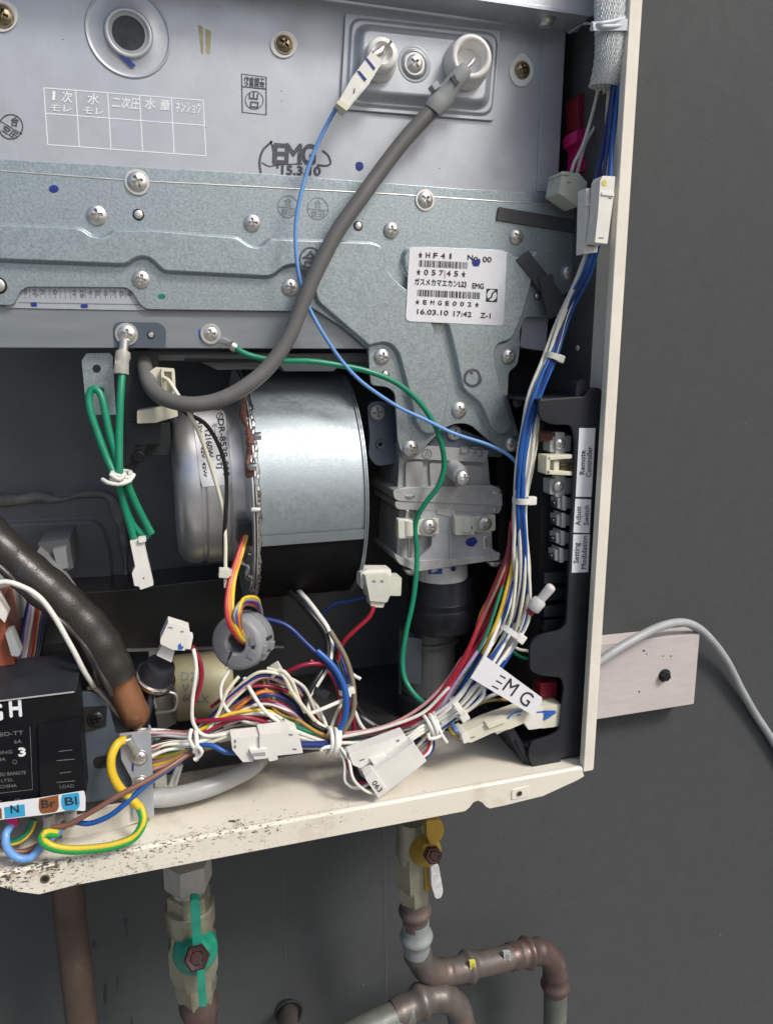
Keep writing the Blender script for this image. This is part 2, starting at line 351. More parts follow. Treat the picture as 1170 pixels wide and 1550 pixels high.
# painted bottom tray: chipped black/brown specks that gather towards the left of the lip
def tray_material():
    m = bpy.data.materials.new('chipped_cream_paint'); m.use_nodes = True; nt = m.node_tree; N = nt.nodes; L = nt.links; b = N['Principled BSDF']
    tc = N.new('ShaderNodeTexCoord'); sp = N.new('ShaderNodeSeparateXYZ'); L.new(tc.outputs['Object'], sp.inputs[0])
    def noise(sc, det, ro, stretch=(1, 1, 1)):
        mp = N.new('ShaderNodeMapping'); mp.inputs['Scale'].default_value = stretch; L.new(tc.outputs['Object'], mp.inputs[0])
        n = N.new('ShaderNodeTexNoise'); n.inputs['Scale'].default_value = sc; n.inputs['Detail'].default_value = det; n.inputs['Roughness'].default_value = ro; L.new(mp.outputs[0], n.inputs['Vector']); return n.outputs['Fac']
    def mr(v, a, c, d, e):
        q = N.new('ShaderNodeMapRange'); q.inputs[1].default_value = a; q.inputs[2].default_value = c; q.inputs[3].default_value = d; q.inputs[4].default_value = e; L.new(v, q.inputs[0]); return q.outputs[0]
    def math2(op, a, c):
        q = N.new('ShaderNodeMath'); q.operation = op
        for i, z in enumerate((a, c)):
            if isinstance(z, (int, float)): q.inputs[i].default_value = z
            else: L.new(z, q.inputs[i])
        return q.outputs[0]
    base = N.new('ShaderNodeMix'); base.data_type = 'RGBA'; L.new(noise(9, 5, .5), base.inputs[0]); base.inputs[6].default_value = (.66, .61, .51, 1); base.inputs[7].default_value = (.80, .765, .67, 1)
    gx = mr(sp.outputs['X'], -.05, .19, 1, 0); gx = math2('MAXIMUM', gx, 0)          # 1 at the left end of the lip
    gy = mr(sp.outputs['Y'], -.108, -.088, 1, 0)                                       # front lip only
    thr = math2('SUBTRACT', .68, math2('MULTIPLY', math2('MULTIPLY', gx, gy), math2('ADD', mr(sp.outputs['Z'], .001, .007, 0, .065), .112)))
    thr = math2('ADD', thr, mr(noise(26, 5, .6, (.7, 1, 1)), .40, .60, .055, -.012))
    spk = math2('GREATER_THAN', noise(620, 6, .66, (.6, 1, 1.2)), thr)
    rim = math2('GREATER_THAN', noise(55, 6, .7, (.8, 1, 1)), math2('ADD', thr, .075))
    chips = math2('MAXIMUM', spk, rim)
    mix = N.new('ShaderNodeMix'); mix.data_type = 'RGBA'; L.new(chips, mix.inputs[0]); L.new(base.outputs[2], mix.inputs[6]); mix.inputs[7].default_value = (.075, .065, .056, 1)
    hal = math2('MULTIPLY', math2('GREATER_THAN', noise(150, 6, .7), thr), .45); rs = math2('MAXIMUM', mr(noise(22, 6, .7), .55, .72, 0, .45), hal); mix2 = N.new('ShaderNodeMix'); mix2.data_type = 'RGBA'; L.new(rs, mix2.inputs[0]); L.new(mix.outputs[2], mix2.inputs[6]); mix2.inputs[7].default_value = (.38, .28, .20, 1)
    g2 = math2('MULTIPLY', mr(sp.outputs['X'], -.02, .16, 1, 0), mr(sp.outputs['Y'], -.09, -.055, 0, 1))
    st = math2('MULTIPLY', mr(noise(38, 7, .72), .42, .62, 0, .8), g2); mix3 = N.new('ShaderNodeMix'); mix3.data_type = 'RGBA'; L.new(st, mix3.inputs[0]); L.new(mix2.outputs[2], mix3.inputs[6]); mix3.inputs[7].default_value = (.27, .20, .13, 1)
    L.new(mix3.outputs[2], b.inputs['Base Color']); b.inputs['Roughness'].default_value = .36
    bp = N.new('ShaderNodeBump'); bp.inputs['Strength'].default_value = .5; bp.inputs['Distance'].default_value = .0006; bp.invert = True; L.new(chips, bp.inputs['Height']); L.new(bp.outputs[0], b.inputs['Normal'])
    return m
M['tray'] = tray_material()

# ------------------------------------------------------------------ small shared parts
def screw_mesh(name, m, R0=5.0, dome=1.7, washer=0, n=44):
    mb = MB(); vs = []; hw = R0 * .15; ln = R0 * .62
    rings = 14; seg = 32
    def h(x, y):
        r = math.hypot(x, y); z = dome * (1 - (r / R0) ** 2.6) if r < R0 else 0
        a = math.radians(18); u = x * math.cos(a) + y * math.sin(a); v = -x * math.sin(a) + y * math.cos(a)
        d = min(max(abs(u) - ln, abs(v) - hw), max(abs(v) - ln, abs(u) - hw))
        k = min(max(-d / (R0 * .07), 0), 1)
        return z - k * 2.4
    g = n
    idx = {}
    for i in range(g + 1):
        for j in range(g + 1):
            a, b = 2 * i / g - 1, 2 * j / g - 1
            x = a * math.sqrt(1 - b * b / 2) * R0; y = b * math.sqrt(1 - a * a / 2) * R0
            idx[i, j] = len(vs); vs.append(Vector((x, -h(x, y) - 1.0, y)) * MM)
    fs = [(idx[i, j], idx[i + 1, j], idx[i + 1, j + 1], idx[i, j + 1]) for i in range(g) for j in range(g)]
    mb.add(vs, fs)
    mb.lathe((0, 0, 0), (0, -1, 0), [(0, R0 * .98), (.85, R0 * 1.0), (1.0, R0)], seg=48, caps=False)
    if washer: mb.lathe((0, 0, 0), (0, -1, 0), [(-.2, washer), (.55, washer), (.8, washer * .97), (.85, R0 * .9)], seg=40, caps=False)
    me = bpy.data.meshes.new(name); me.from_pydata(mb.v, [], mb.f); me.materials.append(m)
    bm = bmesh.new(); bm.from_mesh(me); bmesh.ops.recalc_face_normals(bm, faces=bm.faces); bm.to_mesh(me); bm.free()
    me.shade_smooth(); me.set_sharp_from_angle(angle=R(38)); return me
SM = dict(zinc=screw_mesh('zinc_screw', M['zinc']), washer=screw_mesh('washer_screw', M['zinc'], washer=6.4), brass=screw_mesh('brass_screw', M['brass'], washer=5.9),
          dark=screw_mesh('dark_screw', M['bolt'], washer=6.4), dull=screw_mesh('dull_screw', M['castd']))
def screw(parent, x, y, Y, rpx, kind='zinc', rot=None, tilt=(0, 0), label=None, name='screw'):
    o = bpy.data.objects.new(name, SM[kind]); C.objects.link(o); o.parent = parent
    p = P(x, y, Y); o.location = p - ORG[parent.name]
    s = px(rpx, Y) / (6.0 if kind in ('washer', 'brass', 'dark') else 5.0); o.scale = (s, s * .9, s)
    o.rotation_euler = (R(tilt[0]), R(random.uniform(0, 90) if rot is None else rot), R(tilt[1]))
    if label: o['label'] = label
    return o
def rivet(parent, x, y, Y, rpx, m='galv'):
    r = px(rpx, Y); mb = MB()
    mb.lathe(P(x, y, Y), (0, -1, 0), [(-.1, r), (.3, r), (.45, r * .9), (.45, r * .78)], seg=24, caps=False)
    o = obj('rivet_rim', mb, M['bolt'], parent)
    mb = MB(); mb.lathe(P(x, y, Y), (0, -1, 0), [(0, r * .74), (.7, r * .74), (1.0, r * .6), (1.05, r * .2)], seg=24)
    return obj('rivet', mb, M['zinc'], parent)
def W(col, label, pts, r=1.6, group=None, name='wire', cat='wire', m=None, seg=10):
    q = catmull([P(*p) for p in pts], .003)
    r = r if r > 4 else r * .8
    rk = random.Random(len(label) + int(pts[0][0] * 7)); ph = [rk.uniform(0, 6.3) for _ in range(6)]; L = 0
    if r < 4:
        for i in range(1, len(q)):
            L += .0028; e = min(i, len(q) - 1 - i, 6) / 6 * .0004
            q[i] = q[i] + Vector((math.sin(L * 75 + ph[0]) + .35 * math.sin(L * 170 + ph[1]), .5 * math.sin(L * 90 + ph[2]), math.sin(L * 68 + ph[3]) + .35 * math.sin(L * 190 + ph[4]))) * e
    mb = MB(); mb.tube(q, r, seg)
    return obj(name, mb, m or WM[col], smooth=60, label=label, cat=cat, group=group)
def bundle(pts, cols, r, where, group, twist=1.5, seed=1, gap=1.0):
    rnd = random.Random(seed); n = len(cols)
    for i, c in enumerate(cols):
        lane = (i + .5) / n * 2 - 1; q = []
        ph = rnd.uniform(0, 6.28); am = rnd.uniform(.05, .22)
        for k, (x, y, Y, sp) in enumerate(pts):
            a = pts[max(k - 1, 0)]; b = pts[min(k + 1, len(pts) - 1)]
            d = Vector((b[0] - a[0], b[1] - a[1])).normalized(); nr = Vector((-d.y, d.x))
            w = lane + am * math.sin(ph + k * twist)
            dz = math.sin(ph * 3 + k * .9 + i * 2.4) * sp * .28
            q.append((x + nr.x * w * sp, y + nr.y * w * sp, Y + dz))
        W(c, f'{NM.get(c, c)} wire {where}', q, r * rnd.uniform(.92, 1.08), group=group)
NM = dict(lightblue='light blue', navy='dark blue', gold='golden brown', crimson='dark red', olive='dull brown grey')
def tie(x, y, Y, ang, rpx, label, tail=True, m='white', hx=1, head=1.0):
    # cable tie: a band round the bundle whose run lies across direction ang (degrees in the picture)
    c = P(x, y, Y); t = thing('cable_tie', label, 'cable tie', c)
    a = R(ang); d = (P(x + math.cos(a) * 10, y + math.sin(a) * 10, Y) - c).normalized()    # direction of the wires
    r = px(rpx, Y); mb = MB(); rr = r * 1.05
    mb.lathe(c - d * 2.0 * MM, d, [(0, rr), (0, rr + .9), (4.0, rr + .9), (4.0, rr), (0, rr)], seg=26, caps=False)
    obj('band', mb, M[m], t)
    n = Vector((0, -1, 0)).cross(d).normalized() * hx
    h = c + n * (rr + .4) * MM * .8 + Vector((0, -rr * .65, 0)) * MM
    rot = Matrix((d, n, d.cross(n))).transposed()
    mb = MB(); mb.box(h, (5.8 * head, 6.4 * head, 4.6 * head), rot); obj('head', mb, M[m], t, bevel=.8)
    return t

# ------------------------------------------------------------------ SETTING
WY = 158
mb = MB(); mb.box((0, (WY + 5) * MM, -.1), (3600, 10, 3000)); 
wall_o = obj('wall', mb, M['wall'], kind='structure', smooth=0)
mb = MB()
for x, y, w, h, a in ((190, 1395, 9, 14, 20), (143, 1428, 9, 16, 10), (178, 1485, 3, 22, 5), (160, 1505, 6, 34, 8), (192, 1410, 4, 20, 30), (200, 1545, 4, 16, 0)):
    mb.flat(plane(WY), [(x + math.cos(k) * w / 2 * random.uniform(.6, 1.2), y + math.sin(k) * h / 2 * random.uniform(.7, 1.2)) for k in [j * .7 for j in range(9)]], .3)
obj('tar_stain', mb, M['ink'], wall_o, kind='stuff')
mb = MB()
for x, y, r in ((1090, 1415, 1.5), (757, 1262, 1.6), (548, 1351, 1.3), (518, 1288, 1.2), (1013, 1336, 1.2), (835, 1262, 1.2), (700, 1355, 1.2), (550, 1490, 2), (432, 1330, 1), (1095, 1080, 1), (1128, 640, 1)):
    mb.flat(plane(WY), circ(x, y, r * .6, n=8), .3)
obj('paint_fleck', mb, M['caulk'], wall_o, kind='stuff')
mb = MB()
for x0, x1, y0, y1, w in ((430, 434, 1330, 1512, 2.4), (581, 585, 1255, 1540, 3), (436, 438, 1400, 1500, 1.2)): mb.stroke(plane(WY), [(x0, y0), ((x0 + x1) / 2 + .6, (y0 + y1) / 2), (x1, y1)], w, off=.25)
mb.stroke(plane(WY), [(836, 1378), (850, 1371), (868, 1366)], 1.6, off=.25)
obj('water_streak', mb, mat('wall_streak', (.072, .077, .079), .6, dirt=0), wall_o, kind='stuff')
mb = MB(); mb.box((0, -1.9, -1.12), (9000, 4100, 40)); obj('ground', mb, M['ground'], kind='structure', smooth=0)

# ------------------------------------------------------------------ HEATER CASING
XO = P(938, 560, -70).x / MM          # outer face of the right side panel (mm)
ZB = P(650, 1206, -70).z / MM         # top of the bottom tray
XL = -330
casing = thing('heater_casing', 'cream painted steel casing of the open wall water heater', 'casing', (0, .15, ZB * MM))
mb = MB(); ztop = 330; zc = (ztop + ZB - 3) / 2; hh = ztop - ZB + 3
mb.box(((XO - .6) * MM, (WY - 70) / 2 * MM, zc * MM), (1.2, WY + 70 - 2, hh))
mb.box(((XO - 5.2) * MM, -69.4 * MM, zc * MM), (8.0, 1.2, hh)); mb.box(((XO - 8.8) * MM, -66.5 * MM, zc * MM), (1.0, 4.8, hh))
obj('side_panel', mb, M['cream'], casing, bevel=.9, bseg=3)
mb = MB(); mb.box(((XO - 1.7) * MM, 56 * MM, zc * MM), (.8, 186, hh - 6)); obj('panel_shade_sheet', mb, M['shade_grey'], casing, label='added grey sheet painting shade on the inside of the side panel')  # added sheet: shade inside the side panel put into its colour
mb = MB(); mb.box(((XO + XL) / 2 * MM, 80 * MM, (ZB + .6) * MM), (XO - XL - 8, 138, 1)); obj('floor_shade_sheet', mb, M['shade_grey'], casing, label='added dark grey sheet painting shade over the rear of the tray')  # added sheet: its dark colour stands in for shade at the tray rear
mb = MB(); mb.lathe(P(885, 527, -20), (-1, 0, 0), [(0, 2.2), (1, 2.0), (1.6, 1.2)], seg=16)
mb.v = [v + Vector((XO * MM - 1.4 * MM - P(885, 527, -20).x, 0, 0)) for v in mb.v]; obj('screw_boss', mb, M['cream'], casing)
mb = MB(); mb.box(((XO + XL) / 2 * MM, 151 * MM, (ztop + ZB) / 2 * MM), (XO - XL - 3, 2, ztop - ZB)); obj('back_panel', mb, M['inner'], casing, smooth=0)
# stamped relief + sealant of the back panel, seen left
mb = MB(); q = rounded([(-80, 760, 40), (170, 742, 60), (192, 800, 40), (205, 1000, 20), (180, 1010, 10), (-80, 1010, 20)], 20, 8)
mb.emboss(q, 149.9, 4, 5); obj('panel_relief', mb, M['inner'], casing, smooth=60)
mb = MB(); q = rounded([(-40, 790, 30), (155, 782, 30), (172, 830, 30), (180, 1000, 20), (-40, 1000, 20)], 20, 8)
mb.emboss(q, 145.8, 3.5, 4); obj('panel_relief', mb, M['inner'], casing, smooth=60)
mb = MB(); pts = catmull([P(*p) for p in ((-20, 757, 146), (30, 757, 145), (60, 752, 145), (90, 757, 145), (130, 748, 145), (165, 752, 145), (182, 785, 145), (190, 850, 145), (192, 930, 145), (195, 985, 145))], .004)
mb.tube(pts, [3.6 + 1.6 * math.sin(i * .31) + .9 * math.sin(i * .83) for i in range(len(pts))], 8); obj('sealant_bead', mb, M['caulk'], casing, smooth=60)
# bottom tray with front lip, notch and drip hole
tray = MB()
tray.box(((XO + XL) / 2 * MM, (151 - 68) / 2 * MM, (ZB - .6) * MM), (XO - XL - 4, 219, 1.2))
zt = ZB - .3
top = [P(-130, 1300, -70), P(875, 1180, -70)]
top[0].z = top[1].z = zt * MM; top[1].x = P(880, 1168, -70).x
low = [(884, 1175), (874, 1181), (822, 1205), (806, 1209), (761, 1220), (741, 1224), (735, 1221), (730, 1215), (723, 1212), (716, 1215), (711, 1222), (704, 1228), (620, 1243)]
lowp = [P(a, b, -70) for a, b in low]; zl = lowp[-1].z
endl = [P(112, 1346, -70), P(60, 1354, -70), P(28, 1350, -70), P(5, 1342, -70), P(-20, 1337, -70)]
for e in endl[:1]: e.z = zl
tray.poly3([top[0], top[1]] + lowp + endl[:3] + [P(0, 1342, -70), Vector((P(-60, 1330, -70).x, -.07, endl[2].z + .003))] + [Vector((top[0].x, -.07, endl[2].z + .006))], Vector((0, .0012, 0)))
pts = [Vector((top[0].x, -.0668, (ZB - 2.2) * MM)), Vector((top[1].x + .001, -.0668, (ZB - 2.2) * MM))]
tray.tube(pts, 3.0, 20)
obj('bottom_tray', tray, M['tray'], casing, bevel=.3)
for x, y, r in ((786, 1201, 5.2), (69, 1330, 7)):
    hy = -70.9 if x > 500 else -70.1
    mb = MB(); mb.lathe(P(x, y, hy), (0, -1, 0), [(0, px(r, -70)), (.5, px(r, -70)), (.3, px(r * .6, -70)), (-.6, px(r * .58, -70))], seg=24, caps=False)
    o = obj('screw_hole_rim', mb, M['brass'], casing)
    mb = MB(); mb.flat(plane(hy), circ(x, y, r * .62), .25); obj('screw_hole', mb, M['cavity'], o, smooth=0)
mb = MB(); mb.prism(rounded([(775, 1196), (801, 1190), (800, 1206), (774, 1211)], 3), -70.7, -69.9); obj('screw_pad', mb, M['cream'], casing, bevel=.2)
mb = MB(); text(mb, lambda x, y, off=0: P(x, y, -30, 0), 'DTJ', 178, 1258, 22, 12, 84)
mb.v = [Vector((v.x, (-38 + (v.z - P(178, 1258, -30).z) / MM * 1.9) * MM, (ZB + .3) * MM)) for v in mb.v]
obj('stamped_letters', mb, M['cream'], casing, kind='stuff')

# ------------------------------------------------------------------ COMBUSTION CHAMBER (upper metal box)
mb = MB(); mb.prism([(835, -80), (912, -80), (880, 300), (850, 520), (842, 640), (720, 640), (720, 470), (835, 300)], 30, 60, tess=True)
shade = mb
ch = thing('combustion_chamber', 'plain steel box of the burner chamber with stamped markings across the top', 'metal box', P(400, 150, 10))
S0 = plane(0)
mb = MB(); mb.prism([(-140, -80), (857, -60), (856, 60), (843, 310), (-140, 300)], 0, 125); obj('front_sheet', mb, M['sheet'], ch, bevel=.8)
mb = MB(); mb.prism([(821, 68), (855.5, 49), (843.5, 291), (812, 290)], -1.2, -.1); obj('seam_strip', mb, M['sheet'], ch, bevel=.25)
obj('gap_shade_block', shade, M['cavity'], ch)  # black block added to paint deep shade in the gap beside the chamber
zC = P(800, 41, 0).z
x0, x1 = P(-140, 0, 0).x, P(872, 36, 0).x
mb = MB(); x2 = P(905, 34, -26).x
mb.poly3([Vector((x0, -.026, zC)), Vector((x2 - .006, -.026, zC)), Vector((x2, -.024, zC + .003)), Vector((x2 - .003, -.020, zC + .03)), Vector((x0, -.026, zC + .03))], Vector((0, .0012, 0)))
mb.poly3([Vector((x0, -.025, zC)), Vector((x2 - .006, -.025, zC)), Vector((x1, -.001, zC)), Vector((x0, -.001, zC))], Vector((0, 0, .0012)))
obj('top_lip', mb, M['sheet'], ch, bevel=.5)
mb = MB(); mb.add([P(856, 48, -.4), P(868, 42, -10), P(884, 33, -20), P(905, 36, -24), P(880, 38, -18), P(862, 52, -3)], [(0, 1, 5), (1, 4, 5), (1, 2, 4), (2, 3, 4)]); obj('lip_gusset', mb, M['sheet'], ch)
for x, y in ((826, 33), (395, -8)):
    p = P(x, y, -14); p.z = zC; mb = MB(); mb.lathe(p, (0, 0, -1), [(0, 6.5), (.8, 6.5), (1.2, 5.2), (3.4, 4.8), (4.6, 3.4), (4.8, .6)], seg=28); obj('lip_screw', mb, M['zinc'], ch)
# round viewing port
mb = MB(); c = P(195, 51, 0)
mb.lathe(c, (0, -1, 0), [(-.1, 23.9), (.5, 23.6), (.8, 23.2), (.8, 22.8), (.4, 22.3), (.16, 21.9), (.15, 21.6), (.15, 14.0), (.4, 13.6), (1.3, 13.2), (1.7, 12.8), (1.7, 11.4), (1.5, 11.0), (.3, 10.6)], seg=72, caps=False); port = obj('viewing_port', mb, M['sheet'], ch, smooth=70)
mb = MB(); mb.lathe(c, (0, -1, 0), [(0.2, 11), (.9, 10.9), (.9, 9.2), (.5, 9.1)], seg=40, caps=False); obj('gasket_ring', mb, M['boot'], port)
mb = MB(); mb.lathe(c, (0, -1, 0), [(.1, 9.4), (.4, 9.4)], seg=40); obj('port_glass', mb, mat('dark_glass', (.016, .02, .022), .25, col2=(.05, .055, .06), vs=120, vlo=.45, vhi=.8, spec=.3), port)
mb = MB(); mb.flat(lambda x, y, off=0: P(x, y, 0, 1.2), rounded([(166, 70), (174, 70), (207, 101), (199, 103)], 3)); obj('blue_tick', mb, M['blueink'], ch, smooth=0)
mb = MB(); mb.flat(S0, rounded([(300, 37), (308, 41), (308, 82), (305, 82)], 2)); mb.flat(S0, rounded([(311, 43), (320, 47), (318, 84), (312, 80)], 2)); obj('mustard_mark', mb, M['mustard'], ch, kind='stuff', smooth=0)
# white washers and brass screws
for x, y, rr, sr, t in ((4, 24, 24, 14, 0), (430, 67, 20.5, 13, 0), (790, 106, 19, 13, 1)):
    mb = MB()
    if t: q = rounded([(790, 75, 12), (807, 96, 12), (808, 115, 14), (795, 132, 14), (780, 130, 14), (770, 112, 14), (773, 96, 12)], 8, 6)
    else: q = circ(x, y, rr, n=40)
    mb.prism(q, -1.0, .1); obj('screw_seat', mb, M['ceramic'], ch, bevel=.35, label='white enamel ring under a yellowed screw')
    screw(ch, x, y, -1.0, sr, 'brass', label='yellowed cross head screw')
# scribed inspection table
mb = MB()
def tq(u, v): # 5 columns x 2 rows
    a = Vector((67, 133)); b = Vector((308, 152)); c2 = Vector((73, 219)); d = Vector((312, 236))
    t = a.lerp(b, u); s = c2.lerp(d, u); return t.lerp(s, v)
for v in (0, .45, 1): mb.stroke(S0, [tq(0, v), tq(1, v)], 1.5)
for i in range(6): mb.stroke(S0, [tq(i / 5, 0), tq(i / 5, 1)], 1.5, off=.17)
for tx, x, y, h, w in (('1', 82, 145, 14, 4), ('次', 102, 147, 13, 16), ('モレ', 93, 164, 9, 32), ('水', 142, 150, 13, 18), ('モレ', 142, 168, 9, 30), ('二次圧', 191, 156, 13, 42), ('水', 228, 157, 13, 16), ('量', 250, 159, 12, 15), ('ネンショウ', 285, 163, 13, 38)):
    text(mb, S0, tx, x, y, h, -4, w, bold=.25)
obj('scribed_table', mb, M['scribe'], ch, smooth=0, kind='stuff')
# rubber stamps
mb = MB(); mb.stroke(S0, circ(17, 192, 18, 18.5), 2.2, closed=True); mb.stroke(S0, [(2, 184), (34, 203)], 1.5); text(mb, S0, '合', 23, 184, 11, -8, 12, bold=.4); text(mb, S0, '空圧', 16, 200, 8, -32, 24, bold=.4); obj('round_stamp', mb, M['stamp'], ch, smooth=0, kind='stuff')
mb = MB(); mb.stroke(S0, [(366, 112), (403, 117), (403, 174), (367, 170)], 2.3, closed=True); mb.stroke(S0, [(366, 131), (403, 135)], 2); mb.stroke(S0, circ(385, 152, 13.5), 1.4, closed=True)
text(mb, S0, '山', 384, 145, 9, -5, 13, bold=.6); text(mb, S0, '口', 385, 159, 8, -5, 12, bold=.6); text(mb, S0, '作合検工', 385, 121, 6, -6, 31, bold=.4); text(mb, S0, 'つ自民双', 385, 128, 4.5, -6, 31, bold=.4); obj('square_stamp', mb, M['stamp'], ch, smooth=0, kind='stuff')
mb = MB()
for tx, x, y, w in (('E', 423, 233, 18), ('M', 444, 233, 23), ('G', 467, 234, 20)): text(mb, S0, tx, x, y, 30, -3, w, bold=1.5)
mb.stroke(S0, catmull([(412, 214), (398, 228), (393, 245), (395, 262)], 3), 3.6); mb.stroke(S0, catmull([(488, 228), (497, 236), (500, 248), (494, 251), (480, 250)], 3), 3.4); mb.stroke(S0, catmull([(396, 246), (408, 252), (418, 250), (458, 248)], 4), 2.2)
mb.stroke(S0, [(410, 213), (418, 249)], 2.4)
text(mb, S0, "'15.3.10", 452, 258, 13, -2, 66, bold=1.0); obj('ink_stamp', mb, M['stamp'], ch, smooth=0, kind='stuff', label='black ink stamp reading EMG over a date')
mb = MB(); mb.flat(S0, rounded([(538, 245), (549, 245), (551, 255), (544, 260), (538, 256)], 5)); obj('ink_dot', mb, M['blueink'], ch, smooth=0)
mb = MB()
for x, y in ((426, 138), (427, 153), (665, 255), (312, 193), (96, 60), (620, 215), (330, 10)): mb.flat(S0, circ(x, y, .9, n=6))
obj('ink_speck', mb, M['ink'], ch, smooth=0, kind='stuff')
# electrode plate with its embossed tray
ep = thing('electrode_plate', 'embossed rectangular steel plate carrying the two white ceramic electrodes', 'metal plate', P(640, 100, -2))
mb = MB(); mb.prism(rounded([(523, 19, 5), (758, 46, 5), (748, 183, 5), (515, 165, 5)], 5), -2.2, -.2); obj('base_plate', mb, M['sheet'], ep, bevel=.5)
mb = MB(); mb.emboss(rounded([(529, 25, 22), (755, 50, 22), (745, 178, 22), (522, 160, 22)], 22, 10), -2.25, 1.3, 2.2); obj('raised_rim', mb, M['sheet'], ep, smooth=70)
mb = MB(); mb.emboss(rounded([(536, 33, 26), (749, 57, 26), (740, 170, 26), (529, 154, 26)], 26, 10), -3.5, 4.6, 6.5, 10); obj('raised_tray', mb, M['sheet'], ep, smooth=70)
mb = MB(); mb.lathe(P(627, 97, -8.1), (0, -1, 0), [(-.1, 11.2), (.25, 10.6), (.1, 9.6), (.05, 8.6), (.6, 8.2), (.8, 7.4)], seg=48, caps=False); obj('screw_dimple', mb, M['bar'], ep, smooth=70)
screw(ep, 627, 97, -8.6, 14.5, 'washer', tilt=(4, 0))
# ceramic electrodes
el = thing('ignition_electrode', 'small white ceramic electrode at the left, with the blue wire plugged on it', 'electrode', P(572, 88, -8))
ax = (P(577, 84, -20) - P(572, 96, -8)).normalized()
mb = MB(); mb.lathe(P(572, 97, -6), ax, [(0, 11.6), (5, 11.2), (7, 9.4), (9, 9.0), (10, 10.0), (15, 9.9), (17, 8.6), (17.6, 6.4), (16, 5), (14.5, 4.6)], seg=40); obj('ceramic_body', mb, M['ceramic'], el, smooth=60)
mb = MB(); mb.tube([P(576, 88, -16), P(584, 75, -24), P(593, 61, -29)], [1.5, 1.2, .8], 8); obj('metal_pin', mb, M['zinc'], el, smooth=60)
el2 = thing('ignition_electrode', 'large white ceramic ring electrode at the right, under the thick grey cable', 'electrode', P(706, 95, -8))
mb = MB(); mb.lathe(P(703, 101, -6), ax, [(0, 15.0), (6, 15.0), (8.5, 13.6), (13.5, 13.6), (15.6, 13.2), (16.6, 12.0), (16.8, 10.8), (15.8, 9.5), (12.0, 8.8), (7, 8.2), (6, 1)], seg=48); obj('ceramic_body', mb, M['ceramic'], el2, smooth=60)
# grey boot + cable (one thing)
hv = thing('ignition_cable', 'thick grey high voltage cable looping from the right electrode to behind the motor', 'cable', P(650, 160, -20))
mb = MB(); q = catmull([P(*p) for p in ((662, 160, -17), (645, 176, -17), (612, 212, -17), (578, 256, -18), (545, 302, -20), (511, 350, -21), (482, 405, -22), (461, 452, -23), (440, 505, -24), (410, 552, -26), (372, 585, -28), (330, 606, -28), (285, 612, -26), (245, 601, -18), (226, 580, -6), (219, 552, 8), (216, 530, 22), (214, 500, 35))], .004)
mb.tube(q, 4.85, 18); obj('cable_jacket', mb, M['greycable'], hv, smooth=60)
mb = MB(); q = [P(*p) for p in ((655, 168, -17), (660, 160, -18), (666, 153, -18), (674, 144, -19), (680, 135, -21), (690, 122, -23), (699, 111, -25), (706, 102, -26))]
mb.tube(q, [6.2, 6.9, 7.0, 6.8, 5.9, 5.4, 5.2, 4.0], 20); obj('rubber_boot', mb, M['boot'], hv, smooth=60)
mb = MB(); mb.box(P(688, 122, -27), (3, 2, 6), Matrix.Rotation(R(-40), 3, 'Y')); obj('boot_slot', mb, M['ink'], hv)
mb = MB(); mb.box(P(657, 132, -20), (5, 7, 4), Matrix.Rotation(R(-40), 3, 'Y')); obj('boot_tab', mb, M['boot'], hv, bevel=.6)
mb = MB(); mb.tube([P(704, 105, -26), P(712, 97, -27), P(717, 91, -26), P(719, 89, -24)], [1.5, 1.4, 1.3, .8], 10); obj('metal_pin', mb, M['zinc'], hv, smooth=60)

# ------------------------------------------------------------------ GAS MANIFOLD PLATE
mp = thing('gas_manifold_plate', 'large galvanised manifold cover with embossed channels, screws and a printed label', 'metal cover', P(500, 400, -6))
MY = -6; SMF = plane(MY)
out = [(-140, 258, 0), (0, 258, 0), (200, 273, 0), (400, 283, 0), (600, 294, 0), (780, 306, 0), (872, 311, 8), (880, 318, 6), (878, 345, 2), (876, 438, 10), (862, 440, 8), (852, 447, 6), (846, 470, 8), (838, 482, 8), (795, 479, 8), (786, 500, 10), (787, 528, 12), (783, 553, 10), (770, 562, 6), (768, 600, 4), (788, 668, 12), (781, 684, 10), (765, 684, 8), (735, 663, 8), (712, 642, 10), (690, 640, 12), (668, 650, 8), (645, 675, 8), (628, 691, 12), (607, 686, 12), (602, 668, 6), (598, 595, 8), (588, 586, 6), (562, 583, 6), (559, 560, 4), (558, 525, 4), (552, 516, 4), (468, 463, 4), (440, 471, 4), (222, 468, 8), (212, 460, 6), (200, 440, 6), (190, 435, 6), (42, 434, 6), (32, 440, 6), (22, 460, 6), (14, 462, 6), (-140, 458, 0)]
mb = MB(); mb.prism(rounded(out, 2, 5), MY, MY + 3, tess=True); obj('cover_plate', mb, M['galv'], mp, bevel=.35, smooth=40)
mb = MB(); mb.prism([(-140, 237), (0, 241), (400, 263), (700, 286), (845, 292), (876, 311), (872, 318), (600, 300), (-140, 268)], -2.6, -.3, tess=True); obj('rear_flange', mb, M['galv'], mp, bevel=.3)
mb = MB(); mb.tube([P(a, b, MY + .2) for a, b in ((-140, 258), (0, 258.5), (200, 273.5), (400, 283.5), (600, 294.5), (780, 306.5), (866, 311))], .55, 8); obj('folded_edge', mb, M['zinc'], mp, smooth=60)
